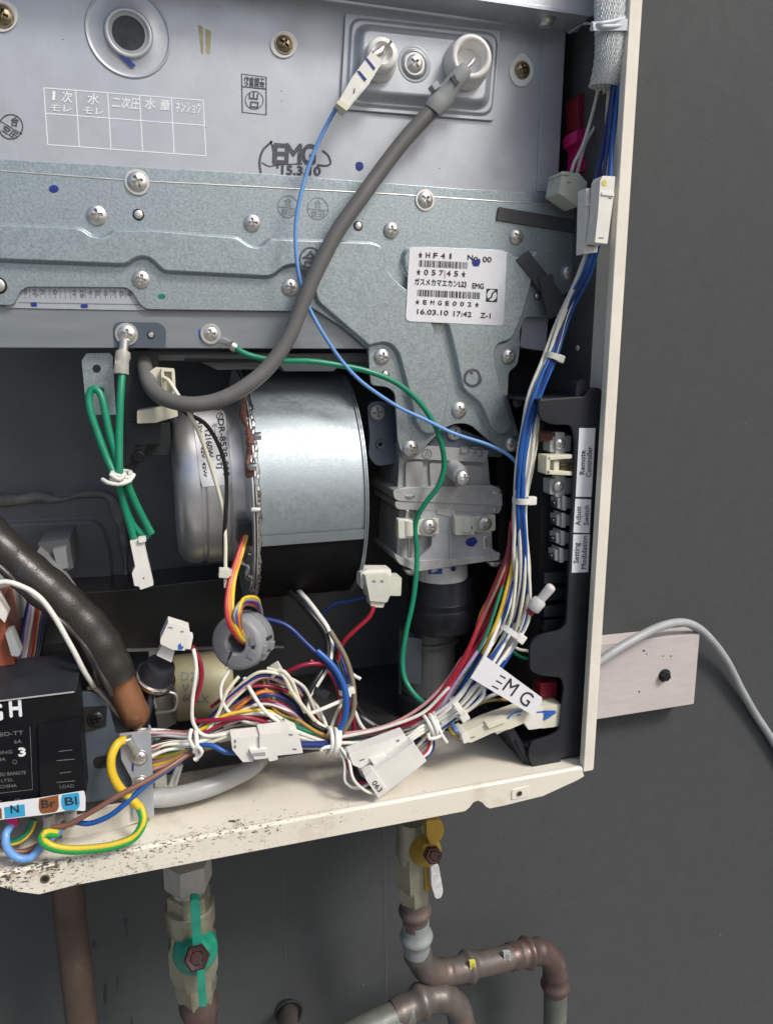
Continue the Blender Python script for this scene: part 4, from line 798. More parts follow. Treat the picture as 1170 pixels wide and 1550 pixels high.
# terminals
for x, y in ((848, 672), (846, 736)):
    mb = MB(); mb.prism(rounded([(832, y - 11), (865, y - 13), (864, y + 12), (832, y + 13)], 3), CY + 10, CY + 20); tb = obj('terminal_block', mb, M['boot'], cb, bevel=.5)
    mb = MB(); mb.prism(rounded([(840, y - 18), (855, y - 18), (854, y + 17), (841, y + 17)], 3), CY + 9.2, CY + 14); obj('terminal_plate', mb, M['cover'], cb, bevel=.3)
    screw(cb, x - 1, y, CY + 9, 9.5, 'zinc', rot=40)
mb = MB(); mb.prism(rounded([(827, 690), (866, 688), (866, 720), (826, 717)], 2), CY + 12, CY + 16); mb.prism([(828, 690), (866, 688), (866, 694), (828, 697)], CY + 2, CY + 14); mb.prism([(827, 712), (866, 714), (866, 720), (826, 718)], CY + 2, CY + 14); mb.prism([(827, 690), (833, 690), (832, 718), (826, 718)], CY + 2, CY + 14); mb.prism([(838, 697), (846, 697), (846, 713), (838, 712)], CY + 4, CY + 14); cs = obj('connector_socket', mb, M['cream_pl'], cb, bevel=.4)
for y in (702, 708):
    mb = MB(); mb.prism([(848, y), (864, y - 1), (864, y + 2), (848, y + 3)], CY + 6, CY + 9); obj('contact_pin', mb, M['brass'], cs)
for y, x in ((762, 847), (788, 846), (815, 845), (841, 843)):
    mb = MB(); mb.prism(rounded([(x - 3, y - 8), (x + 17, y - 9), (x + 16, y + 8), (x - 3, y + 8)], 2), CY + 8, CY + 18); mb.prism([(x + 4, y - 11), (x + 10, y - 11), (x + 10, y + 11), (x + 4, y + 11)], CY + 6, CY + 18); bt = obj('push_switch', mb, M['boot'], cb, bevel=.4)
    mb = MB(); mb.lathe(P(x - 3, y, CY + 12), (-1, 0, .0), [(0, 2.6), (4.5, 2.4)], seg=18); obj('switch_stem', mb, M['blackpl'], bt)
mb = MB(); mb.tube([P(*p) for p in ((818, 664, CY + 20), (822, 664, CY + 20), (834, 665, CY + 20))], 2, 10)
for i in range(8):
    a = P(816 + i * 2.2, 660, CY + 12); mb.lathe(a, (1, 0, 0), [(0, 3.4), (.6, 3.8), (.8, 3.4)], seg=18)
obj('copper_coil', mb, M['pcb'], cb, smooth=50)
mb = MB(); mb.prism(rounded([(818, 1034), (844, 1032), (843, 1056), (818, 1058)], 2), CY + 14, CY + 22); mb.prism([(812, 1062), (850, 1060), (850, 1070), (812, 1072)], CY + 18, CY + 22); obj('red_component', mb, M['darkred'], cb, bevel=.5)
mb = MB(); mb.prism([(808, 1030), (852, 1028), (850, 1112), (806, 1112)], CY + 24, CY + 26); obj('circuit_board', mb, M['pcb'], cb)
# stickers
def sticker(poly, Y, lines, parent, label):
    mb = MB(); mb.prism(poly, Y - .3, Y + .05); s = obj('sticker', mb, M['paper'], parent, label=label)
    mb = MB()
    for tx, x, y, h, a, w in lines: text(mb, plane(Y - .3), tx, x, y, h, a, w, bold=.12)
    obj('printing', mb, M['ink'], s, smooth=0, kind='stuff')
sticker([(876.5, 648), (901, 648), (895, 752), (871, 752)], CY, [('Remote', 881, 700, 7.5, 88, 36), ('Controller', 891, 699, 7.5, 88, 46)], cb, 'white sticker reading Remote Controller')
sticker([(870.5, 755), (894.5, 756), (892, 807), (867.5, 806)], CY, [('Adjust', 876, 781, 7.5, 88, 29), ('Switch', 887, 780, 7.5, 88, 30)], cb, 'white sticker reading Adjust Switch')
sticker([(867.5, 809), (892.5, 809), (890, 866), (865, 867)], CY, [('Setting', 873, 837, 7.5, 88, 31), ('Modulation', 883.5, 836, 7.5, 88, 50)], cb, 'white sticker reading Setting Modulation')

# ------------------------------------------------------------------ SLEEVE + CONNECTORS, top right
sl = thing('braided_sleeve', 'pale braided sleeve wrapping the wires at the top right corner', 'cable sleeve', P(920, 60, -30))
mb = MB(); NA, q = 40, catmull([P(*p) for p in ((930, -40, -62), (927, 0, -62), (925, 40, -62), (923, 80, -61), (919, 110, -58), (914, 132, -54))], .0011)
vs = []
for i, c in enumerate(q):
    t = i / (len(q) - 1); w = 11.6 - 2.2 * t + .6 * math.sin(t * 7)
    for k in range(NA * 2):
        a = math.pi * k / NA; b = .5 * math.cos((i * .5 * math.pi) + math.pi * (k % 2)) + .35 * math.cos(k * math.pi * .5 + i * math.pi * .5)
        vs.append(c + Vector((math.cos(a) * (w + b), math.sin(a) * (6 + b), 0)) * MM)
m2 = NA * 2
mb.add(vs, [(i * m2 + k, i * m2 + (k + 1) % m2, (i + 1) * m2 + (k + 1) % m2, (i + 1) * m2 + k) for i in range(len(q) - 1) for k in range(m2)]); obj('sleeve_braid', mb, M['sleeve'], sl, smooth=25)
mb = MB(); mb.tube(catmull([P(895, 44, -62), P(905, 37, -69.5), P(925, 33, -69.5), P(948, 28, -66), P(953, 34, -60)], .002), 1.3, 8); mb.tube(catmull([P(896, 36, -62), P(908, 40, -69.5), P(925, 40, -69.5), P(948, 40, -66), P(953, 48, -60)], .002), 1.3, 8); mb.prism([(897, 33), (952, 28), (953, 46), (898, 46)], -69.2, -68.6); obj('binding_tape', mb, mat('bluish_tape', (.62, .66, .72), .3, vs=200), sl, smooth=60)
def pbox(name, poly, Yf, Yb, m, parent, bev=.5, r=1.5):
    mb = MB(); mb.prism(rounded(poly, r, 3), Yf, Yb, tess=len(poly) > 5); return obj(name, mb, M[m], parent, bevel=bev)
rc = thing('red_connector', 'magenta plastic plug hanging in the dark gap below the braided sleeve', 'connector', P(885, 190, -10))
pbox('plug_top', [(877, 143), (905, 132), (912, 134), (908, 195), (876, 197), (874, 150)], -12, 4, 'darkred', rc)
pbox('plug_body', [(872, 197), (911, 190), (907, 258), (878, 260), (880, 220), (872, 215)], -16, 2, 'magenta', rc); pbox('plug_foot', [(885, 240), (903, 240), (901, 259), (883, 259)], -17.5, -15, 'magenta', rc)
mb = MB(); mb.flat(plane(-12), [(884, 172), (889, 170), (888, 190), (883, 192)], .2); obj('plug_slot', mb, M['cavity'], rc, smooth=0)
mc = thing('milky_connector', 'milky translucent connector with two white wires at the top right corner of the manifold cover', 'connector', P(865, 285, -25))
pbox('plug_body', [(851, 261), (876, 262), (888, 276), (876, 313), (868, 308), (845, 292)], -30, -12, 'ivory', mc, .8); pbox('latch', [(876, 268), (889, 275), (885, 298), (876, 302)], -27, -14, 'ivory', mc, .6); pbox('rim', [(850, 259), (862, 260), (862, 265), (849, 264)], -31, -14, 'ivory', mc, .3)
wc1 = thing('slim_connector', 'rear one of the two slim off white connectors beside the side panel', 'connector', P(895, 330, -35), 'slim white connectors')
pbox('plug_body', [(887, 285), (906, 284), (904, 382), (884, 384)], -60, -50, 'white', wc1, .7); pbox('collar', [(887, 306), (905, 306), (905, 312), (886, 312)], -60.8, -58, 'white', wc1, .3)
wc2 = thing('slim_connector', 'front slim off white connector with a small yellow dot beside the side panel', 'connector', P(915, 320, -45), 'slim white connectors')
pbox('plug_body', [(908, 273), (912, 266), (931, 267), (928, 300), (919, 369), (900, 367), (905, 320)], -71, -61, 'white', wc2, .8); pbox('collar', [(911, 290), (930, 292), (929, 297), (910, 295)], -71.8, -69, 'white', wc2, .3)
mb = MB(); mb.flat(plane(-71), circ(914, 277, 4, 4.5, n=14), .25); obj('yellow_dot', mb, M['yellowmark'], wc2, smooth=0)
GU = 'wires coming out of the braided sleeve'
W('white', 'left one of the two white wires from the sleeve down to the milky connector', [(909, 120, -52), (902, 150, -31), (892, 185, -30), (880, 222, -27), (867, 250, -26), (863, 268, -24)], 1.45, GU)
W('white', 'right one of the two white wires from the sleeve, crossing to the milky connector', [(917, 120, -52), (912, 155, -28), (902, 187, -26), (886, 215, -25), (876, 250, -24), (871, 270, -22)], 1.45, GU)
W('navy', 'thick dark blue wire running from the sleeve behind the rear slim connector', [(930, 120, -54), (922, 170, -54), (912, 220, -54), (903, 262, -55), (897, 295, -55)], 2.2, GU)
W('blue', 'blue wire running from the sleeve into the front slim connector', [(936, 118, -57), (933, 150, -60), (929, 200, -62), (925, 240, -64), (922, 275, -66)], 2.0, GU)
W('navy', 'dark blue wire close to the side panel under the sleeve', [(930, 118, -58), (926, 160, -59), (918, 220, -60), (912, 275, -62)], 1.6, GU)

# main harness down beside the control box
HG = 'wires of the main harness beside the control box'
where = 'in the main harness down beside the control box'
bundle([(903, 368, -58, 4), (886, 420, -52, 6), (858, 470, -38, 8), (840, 530, -42, 6), (816, 590, -46, 6), (799, 650, -48, 6), (789, 700, -49, 6), (786, 758, -50, 6), (789, 820, -50, 7), (790, 880, -50, 9), (786, 925, -50, 15), (774, 962, -50, 12), (748, 1008, -52, 13), (712, 1058, -50, 12), (668, 1092, -48, 10), (640, 1108, -45, 14), (600, 1120, -40, 20)],
       ['blue', 'blue', 'navy', 'blue', 'blue'], 1.75, where, HG, seed=4)
bundle([(890, 380, -52, 2), (872, 430, -44, 4), (851, 480, -38, 5), (835, 530, -39, 8), (808, 600, -42, 11), (801, 650, -44, 13), (795, 700, -46, 12), (788, 757, -47, 10), (787, 830, -48, 13), (787, 890, -50, 15), (780, 935, -52, 20), (765, 968, -52, 19), (738, 1010, -55, 16), (700, 1062, -54, 14), (655, 1098, -50, 13), (630, 1120, -46, 20), (604, 1140, -42, 26)],
       ['white', 'white', 'cream', 'white', 'white', 'cream', 'white', 'white'], 1.6, where, HG, seed=9)
W('cream', 'cream wire looping away to the right of the blue wires beside the terminals', [(820, 575, -42), (813, 620, -44), (811, 670, -44), (802, 720, -44), (794, 757, -46), (797, 820, -47), (800, 880, -48), (795, 920, -50), (784, 948, -52)], 1.65, HG)
bundle([(776, 790, -34, 3), (774, 840, -40, 9), (766, 880, -44, 14), (750, 930, -46, 18), (728, 975, -48, 18), (700, 1022, -48, 16), (668, 1066, -48, 12), (640, 1092, -44, 9), (590, 1106, -38, 9), (540, 1118, -34, 9), (500, 1124, -32, 8), (460, 1120, -30, 14), (400, 1112, -26, 18)],
       ['white', 'navy', 'blue', 'lilac', 'grey', 'lilac', 'green', 'pink', 'crimson', 'red', 'brown', 'red'], 1.6, 'fanning out at the left of the harness', 'coloured wires fanning out of the harness', seed=11)
W('yellow', 'yellow wire arching out of the harness in front of the dark valve base', [(772, 850, -38), (757, 897, -40), (735, 915, -40), (722, 950, -40), (716, 990, -40), (712, 1010, -42), (690, 1040, -42)], 1.6, 'coloured wires fanning out of the harness')
W('yellow', 'pale yellow wire running down the middle of the harness', [(779, 800, -40), (776, 850, -46), (763, 900, -50), (750, 945, -52), (730, 990, -52)], 1.6, 'coloured wires fanning out of the harness')
W('blue', 'thin blue wire bowing out at the left of the harness', [(762, 876, -36), (740, 905, -34), (727, 935, -36), (726, 975, -38), (716, 1000, -40)], 1.3, 'coloured wires fanning out of the harness')
W('crimson', 'dark red wire between the white wires by the folded tag', [(770, 960, -44), (758, 1000, -46), (735, 1040, -44), (700, 1075, -44), (650, 1100, -40)], 1.7)
W('red', 'red wire running close behind the harness beside the valve', [(778, 770, -30), (770, 830, -36), (757, 900, -42), (738, 950, -46), (706, 1000, -48), (680, 1040, -48), (655, 1075, -46)], 1.9)
W('white', 'white wire making a small loop left of the folded tag', [(690, 1085, -54), (715, 1070, -58), (732, 1050, -60), (728, 1036, -60), (716, 1040, -58), (700, 1062, -56), (668, 1094, -52)], 1.7)
W('grey', 'grey wire passing under the folded tag to the long connector', [(640, 1110, -44), (690, 1085, -48), (730, 1060, -50), (765, 1048, -46), (782, 1078, -46)], 2.0)
W('gold', 'golden wire crossing below the folded tag', [(690, 1090, -44), (730, 1063, -42), (765, 1058, -38), (800, 1064, -34), (812, 1070, -30)], 1.5)
W('green', 'short green wire behind the harness by the control box tab', [(775, 985, -40), (785, 993, -38), (795, 997, -34), (806, 996, -30)], 1.5)
W('cream', 'short cream wire behind the harness by the control box tab', [(772, 975, -40), (785, 983, -38), (797, 985, -34), (806, 988, -30)], 1.5)
tie(836, 540, -41, 108, 11, 'cable tie round the blue wires under the right end of the manifold cover', m='ivory', hx=1, head=.9)
tie(790, 757, -49, 92, 14, 'cable tie round the harness level with the top of the gas valve', m='white', hx=1)
tie(772, 955, -52, 125, 19, 'cable tie round the harness beside the control box tab', m='white', hx=1, head=1.1)
tie(692, 1070, -54, 145, 17, 'cable tie round the white wires left of the folded tag', m='white', hx=1, head=1.1)
def wrap(label, x, y, Y, ang, r, tails, n=2, m='white', step=3.2):
    t = thing('twist_tie', label, 'cable tie', P(x, y, Y)); a = R(ang); c = P(x, y, Y); d = (P(x + math.cos(a) * 10, y + math.sin(a) * 10, Y) - c).normalized()
    n2 = Vector((0, -1, 0)).cross(d).normalized(); mb = MB(); q = []; rr = px(r, Y) + 1.2; k = 40 * n
    for i in range(k): b = 2 * math.pi * i / 40; q.append(c + d * ((i / k - .5) * step * n + 1.1 * math.sin(i * .13 + n)) * MM + (n2 * math.cos(b) + Vector((0, 1, 0)) * math.sin(b)) * (rr + .7 * math.sin(i * .21)) * MM)
    mb.tube(q, 1.5, 8); obj('wrapped_band', mb, M[m], t, smooth=60)
    for tl in tails:
        mb = MB(); mb.tube(catmull([P(*p) for p in tl], .002), 1.3, 8); obj('tie_tail', mb, M[m], t, smooth=60)
    return t
wrap('white twisted tie round the harness where it turns left above the tray', 655, 1097, -50, 150, 17, [[(662, 1100, -58), (668, 1112, -60), (650, 1118, -60), (648, 1110, -58)], [(660, 1098, -58), (672, 1118, -60), (676, 1124, -60)]], 3)
wrap('white wrapped tie round the wires left of the long white plug pair', 505, 1122, -42, 176, 18, [[(500, 1130, -50), (488, 1133, -50), (486, 1136, -50)], [(512, 1132, -50), (520, 1140, -52), (528, 1150, -50)]], 3)
wrap('knotted white tie round the wires right of the grounding plate', 297, 1125, -44, 170, 20, [[(294, 1138, -54), (300, 1130, -56), (306, 1138, -56), (300, 1146, -54), (294, 1150, -54)], [(290, 1104, -50), (287, 1118, -54), (296, 1136, -54)]], 1)
wrap('small frayed white tie round the folded green wires', 184, 722, -26, 84, 10, [[(156, 726, -28), (165, 731, -34), (180, 733, -35), (196, 728, -34), (203, 718, -30)], [(168, 718, -32), (182, 726, -36), (190, 716, -34)]], 2)
# folded paper tag EMG
tg = thing('paper_tag', 'white folded paper tag lettered EMG hanging off the harness', 'tag', P(765, 1040, -66))
mb = MB(); mb.prism([(731, 996), (737, 995), (820, 1056), (820, 1062), (808, 1084), (712, 1026)], -66.4, -66); obj('tag_sheet', mb, M['paper'], tg)
mb = MB(); ST = plane(-66.4)
for i in range(3): mb.stroke(ST, [(756.5 - i * 6, 1022 + i * 8), (765 - i * 5.5, 1027 + i * 8)], 2.1)
text(mb, ST, 'M', 773, 1040, 22, 36 * -1, 18, bold=.02); text(mb, ST, 'G', 796, 1057, 22, -36, 17, bold=.02); obj('lettering', mb, M['ink'], tg, smooth=0, kind='stuff')
# crimp cap
cc = thing('crimp_cap', 'translucent grey crimp cap on red wires in front of the control box', 'connector', P(820, 905, -60))
mb = MB(); d = (P(838, 884, -66) - P(808, 920, -60)).normalized(); p0 = P(806, 922, -60); mb.lathe(p0, d, [(0, 4.6), (1, 5.0), (8, 4.9), (9.4, 3.2), (10, 3.1), (19, 3.6), (21, 3.3), (22, 2)], seg=28); obj('cap', mb, mat('grey_cap', (.60, .60, .58), .3, sss=.2, vs=90), cc, smooth=50)
mb = MB(); mb.tube([p0 - d * .004, p0 + d * .001], 3, 12); obj('wire_end', mb, WM['crimson'], cc)
# long connectors at the bottom right
lc = thing('long_connector', 'long cream plug with a blue pen stroke plugged towards the control box', 'connector', P(750, 1095, -60), )
pbox('plug_body', [(699, 1112), (738, 1093), (765, 1084), (795, 1073), (806, 1078), (800, 1092), (772, 1104), (745, 1110), (712, 1125), (700, 1120)], -60, -48, 'cream_pl', lc, .8); pbox('latch', [(735, 1096), (765, 1085), (768, 1092), (740, 1103)], -62.5, -58, 'cream_pl', lc, .5); pbox('plug_rim', [(698, 1112), (706, 1108), (711, 1123), (702, 1126)], -61.5, -47, 'white', lc, .5); pbox('cover_step', [(745, 1103), (790, 1085), (794, 1092), (752, 1112)], -58, -50, 'white', lc, .5)
mb = MB(); mb.stroke(plane(-62.5), catmull([(768, 1088), (775, 1080), (790, 1076)], 2), 2.6, off=.3); obj('blue_tick', mb, M['bluepen'], lc, smooth=0)
W('gold', 'golden wire curving into the left end of the long cream plug', [(682, 1090, -50), (681, 1103, -52), (690, 1114, -54), (704, 1117, -54)], 1.5)
W('lightblue', 'light blue wire curving into the left end of the long cream plug', [(684, 1092, -52), (690, 1106, -54), (704, 1112, -56)], 1.7)
rs = thing('white_socket', 'white square socket with a blue pen arrow in the lower opening of the control box', 'connector', P(822, 1088, -50))
pbox('plug_body', [(794, 1074), (822, 1070), (822, 1102), (800, 1105), (794, 1096)], -56, -44, 'white', rs, .7); pbox('socket_shell', [(820, 1070), (850, 1066), (850, 1099), (820, 1103)], -54.5, -42, 'cream_pl', rs, .7)
mb = MB(); mb.stroke(plane(-56), [(812, 1078), (822, 1077)], 2.2, off=.3); mb.flat(plane(-56), [(821, 1075), (840, 1075), (841, 1079), (824, 1090), (821, 1088), (826, 1080), (821, 1079)], .4); obj('blue_arrow', mb, M['bluepen'], rs, smooth=0)
# white plug pair bottom centre
wp = thing('flat_plug', 'upper slanting white flat plug lying on the tray lip', 'connector', P(585, 1140, -62), 'slanting white plugs on the tray')
pbox('plug_body', [(528, 1142), (612, 1111), (623, 1128), (560, 1154), (545, 1163), (534, 1158)], -60, -50, 'white', wp, .7); pbox('latch', [(560, 1150), (582, 1142), (583, 1150), (566, 1158)], -62, -55, 'white', wp, .4); pbox('side_rail', [(530, 1152), (560, 1141), (575, 1148), (548, 1164)], -58, -48, 'cream_pl', wp, .4)
wp2 = thing('flat_plug', 'lower slanting white flat plug lettered 063 at its end', 'connector', P(600, 1165, -68), 'slanting white plugs on the tray')
pbox('plug_body', [(553, 1178), (626, 1124), (646, 1152), (574, 1208)], -68, -58, 'white', wp2, .8); pbox('plug_end', [(552, 1177), (566, 1167), (587, 1196), (573, 1209)], -68.8, -57, 'white', wp2, .5)
mb = MB(); text(mb, plane(-68.8), '063', 571, 1190, 8, 52 * -1, 18, bold=.15); obj('lettering', mb, M['ink'], wp2, smooth=0, kind='stuff')
W('white', 'outer white wire looping down from the tie into the lower slanting plug', [(512, 1132, -50), (522, 1155, -56), (523, 1185, -62), (540, 1194, -64), (560, 1186, -62)], 1.3)
W('white', 'inner white wire looping down from the tie into the end of the lower slanting plug', [(516, 1132, -52), (528, 1150, -58), (535, 1178, -66), (555, 1198, -67), (572, 1202, -64)], 1.3)
W('red', 'short red wire hanging between the two slanting plugs', [(524, 1140, -48), (527, 1160, -54), (540, 1184, -58), (556, 1184, -58)], 1.4)
W('black', 'short black wire hanging between the two slanting plugs', [(535, 1155, -46), (540, 1175, -54), (556, 1190, -58), (566, 1192, -58)], 1.8)
W('navy', 'short dark blue wire hanging between the two slanting plugs', [(538, 1158, -44), (543, 1175, -50), (560, 1186, -56)], 1.8)
for i, c in enumerate(('white', 'white', 'cream')):
    W(c, f'{c} wire entering the right end of the upper slanting plug', [(655, 1092 + i * 4, -50), (635, 1102 + i * 5, -54), (618, 1116 + i * 4, -55), (606, 1122 + i * 4, -54)], 1.5, 'wires entering the slanting plugs')
for i, c in enumerate(('red', 'white', 'navy')):
    W(c, f'{c if c != "navy" else "dark blue"} wire curving under the harness into the lower slanting plug', [(648 + i * 3, 1112, -46), (650 + i * 3, 1125, -52), (645 + i * 3, 1140, -60), (632 + i * 2, 1146 + i * 3, -62)], 1.4, 'wires entering the slanting plugs')

# centre wires
CG = 'wires crossing under the motor'
bundle([(600, 1113, -30, 18), (550, 1120, -30, 12), (505, 1121, -34, 10), (455, 1110, -34, 16), (430, 1100, -34, 22), (400, 1090, -30, 26), (350, 1096, -34, 20), (297, 1118, -38, 13), (250, 1122, -40, 16), (215, 1130, -38, 26)],
       ['white', 'white', 'navy', 'crimson', 'white', 'cream', 'white', 'red', 'white', 'black', 'white', 'crimson', 'cream', 'grey', 'green', 'yellow', 'mauve', 'white', 'brown'], 1.45, 'in the bundle running left above the tray', 'wires of the bundle above the tray', seed=21)
bundle([(500, 1118, -30, 8), (470, 1090, -30, 14), (440, 1055, -32, 22), (400, 1040, -32, 26), (360, 1062, -30, 20), (325, 1096, -28, 12), (305, 1110, -28, 8)],
       ['white', 'crimson', 'lilac', 'navy', 'orange', 'red', 'brown', 'black', 'gold', 'white', 'crimson', 'pink', 'navy', 'cream'], 1.5, 'arching under the grey ferrite ring', 'wires arching under the ferrite ring', seed=31)
W('white', 'white wire from the ferrite ring sweeping down right to the wrapped tie', [(370, 1026, -32), (380, 1045, -38), (400, 1075, -44), (430, 1098, -46), (470, 1116, -44), (500, 1124, -42), (560, 1122, -38), (600, 1112, -36)], 1.7, CG)
W('cream', 'cream wire from the ferrite ring down left into the bundle', [(362, 1024, -30), (345, 1045, -34), (330, 1080, -36), (315, 1105, -40), (300, 1118, -40)], 1.6, CG)
W('gold', 'golden wire coming out under the ferrite ring', [(396, 1018, -26), (404, 1045, -34), (418, 1078, -38), (450, 1090, -38), (480, 1108, -38), (505, 1118, -38)], 1.6, CG)
W('grey', 'dark grey wire coming out under the ferrite ring', [(402, 1018, -26), (412, 1050, -32), (428, 1082, -34), (470, 1106, -36), (505, 1120, -36)], 1.7, CG)
W('crimson', 'dark red wire sweeping across in front of the milky plug', [(296, 1092, -36), (330, 1090, -42), (370, 1085, -44), (410, 1095, -42), (440, 1105, -38)], 1.8, CG)
W('white', 'white wire hanging from the small white plug down into the bundle', [(293, 982, -34), (298, 1010, -38), (292, 1060, -42), (293, 1095, -44), (308, 1113, -46), (345, 1112, -46), (400, 1106, -44), (430, 1106, -40)], 1.6, CG)
W('crimson', 'dark red wire hanging beside the white one from the small white plug', [(291, 978, -30), (303, 1005, -32), (303, 1040, -34), (292, 1070, -34), (290, 1085, -34), (300, 1093, -36)], 2.0, CG)
W('navy', 'dark blue wire arching from behind the ferrite ring', [(398, 936, -10), (430, 945, -14), (465, 975, -20), (500, 1012, -28), (518, 1050, -34), (522, 1085, -38), (510, 1112, -38)], 2.2, CG)
W('blue', 'thick blue wire dropping into the wrapped tie', [(480, 985, -26), (505, 1010, -32), (523, 1045, -38), (524, 1080, -42), (514, 1104, -42), (506, 1116, -40)], 2.8, CG)
W('white', 'white wire dropping beside the black one from under the blower', [(440, 880, 30), (478, 925, 0), (500, 960, -10), (500, 1000, -20), (482, 1035, -28), (466, 1060, -30), (470, 1085, -32), (495, 1105, -34)], 2.3, CG)
W('black', 'black wire dropping beside the white one from under the blower', [(420, 880, 28), (468, 925, -4), (494, 960, -14), (494, 1000, -22), (474, 1035, -30), (460, 1065, -32), (466, 1090, -34), (495, 1108, -36)], 2.5, CG)
for i, c in enumerate(('black', 'black', 'navy', 'crimson')):
    W(c, f'{NM.get(c, c)} wire of the tangle dropping from under the blower', [(432 + i * 4, 885, 34), (480 + i * 3, 945, 6), (505 + i * 4, 990, -4), (520 + i * 4, 1040, -14), (528 + i * 2, 1085, -22), (520 - i * 2, 1112, -30)], 1.8, CG)
W('olive', 'brownish grey wire curving right of the thick blue wire', [(500, 955, -18), (520, 990, -24), (534, 1040, -32), (534, 1080, -36), (520, 1106, -38), (510, 1118, -36)], 2.4, CG)
W('crimson', 'dark red wire curving over from the left under the blower', [(430, 1020, -24), (460, 1006, -28), (495, 1008, -26), (515, 1030, -26), (530, 1065, -28), (536, 1100, -28), (532, 1115, -28)], 2.0, CG)
W('red', 'red wire from the milky plug beside the valve down to the tangle', [(566, 918, -18), (560, 932, -18), (535, 955, -14), (518, 975, -10), (512, 1000, -6), (525, 1040, -10)], 2.0, CG)
W('navy', 'dark blue wire running left from the milky plug behind the blower', [(553, 903, -10), (530, 910, -2), (505, 915, 6), (488, 930, 10)], 1.6, CG)
W('white', 'short white wire crossing between the ties below the tangle', [(470, 1080, -38), (492, 1072, -38), (514, 1062, -36), (522, 1058, -36)], 1.8, CG)
W('white', 'white wire sloping right from the tangle to the long bundle', [(536, 1075, -28), (548, 1100, -30), (562, 1112, -32), (590, 1112, -36)], 1.8, CG)
W('black', 'black wire sloping right from the tangle to the long bundle', [(538, 1066, -24), (556, 1090, -26), (578, 1103, -30), (600, 1106, -34)], 1.8, CG)
W('white', 'short cut white wire end sticking out right of the tangle', [(530, 1018, -14), (538, 1024, -16), (546, 1028, -18)], 1.7, CG)
W('cream', 'cream wire crossing over the arch right of the ferrite ring', [(405, 1012, -34), (428, 1020, -40), (442, 1045, -42), (458, 1068, -40), (476, 1090, -38)], 1.8, CG)
W('cream', 'second cream wire crossing over the arch right of the ferrite ring', [(412, 1024, -36), (426, 1015, -40), (440, 1030, -42), (452, 1058, -40), (462, 1078, -38)], 1.7, CG)
tie(484, 1045, -29, 120, 9, 'black clip round the black and white wires in the tangle', m='blackpl', hx=1, head=.9)
tie(430, 1096, -46, 30, 6, 'milky cable tie head on the white wire above the wide plug', m='ivory', hx=-1, head=1.3)
tie(523, 1045, -33, 80, 9, 'small white tie behind the thick blue wire', m='white', hx=1, head=.8)
tie(344, 866, -24, 95, 5, 'small cream tie on the wires hanging from the motor', m='ivory', hx=-1, head=1.1)
# wide plug lower centre
wd = thing('wide_plug', 'wide white plug lying over the bundle right of the knotted tie', 'connector', P(405, 1130, -62))
pbox('plug_body', [(350, 1118), (395, 1113), (395, 1142), (382, 1153), (368, 1154), (352, 1135)], -60, -48, 'white', wd, .8); pbox('plug_sleeve', [(393, 1112), (433, 1107), (440, 1105), (452, 1110), (459, 1140), (438, 1142), (420, 1144), (421, 1150), (408, 1153), (405, 1146), (393, 1147)], -62, -48, 'white', wd, .8); pbox('latch_frame', [(378, 1136), (404, 1133), (405, 1148), (386, 1150)], -63, -58, 'white', wd, .6)
mb = MB(); mb.flat(plane(-63), rounded([(382, 1140), (402, 1138), (402, 1144), (384, 1145)], 2), .2); obj('latch_slot', mb, M['boot'], wd, smooth=0)
W('blue', 'blue wire entering the left end of the wide plug', [(295, 1130, -46), (310, 1128, -50), (325, 1130, -52), (340, 1138, -54), (356, 1139, -54)], 2.1)
W('navy', 'dark blue wire leaving the right end of the wide plug', [(455, 1127, -54), (480, 1127, -50), (500, 1125, -44)], 3.0)
# faint connectors inside the tangle
for i, (q, lb) in enumerate((([(405, 1050), (438, 1042), (446, 1060), (415, 1072)], 'white plug half hidden in the arch under the ferrite ring'), ([(372, 1078), (395, 1066), (404, 1082), (380, 1092)], 'small milky plug buried in the wires left of the ferrite ring foot'), ([(412, 1018), (425, 1010), (437, 1030), (420, 1036)], 'small white plug tip behind the crossing cream wires'))):
    t = thing('buried_plug', lb, 'connector', P(q[0][0], q[0][1], -20)); pbox('plug_body', q, -26, -14, 'white', t, .6); pbox('plug_collar', [(q[0][0] + 4, q[0][1] + 2), (q[0][0] + 10, q[0][1]), (q[3][0] + 10, q[3][1] - 2), (q[3][0] + 3, q[3][1])], -27, -20, 'ivory', t, .4)

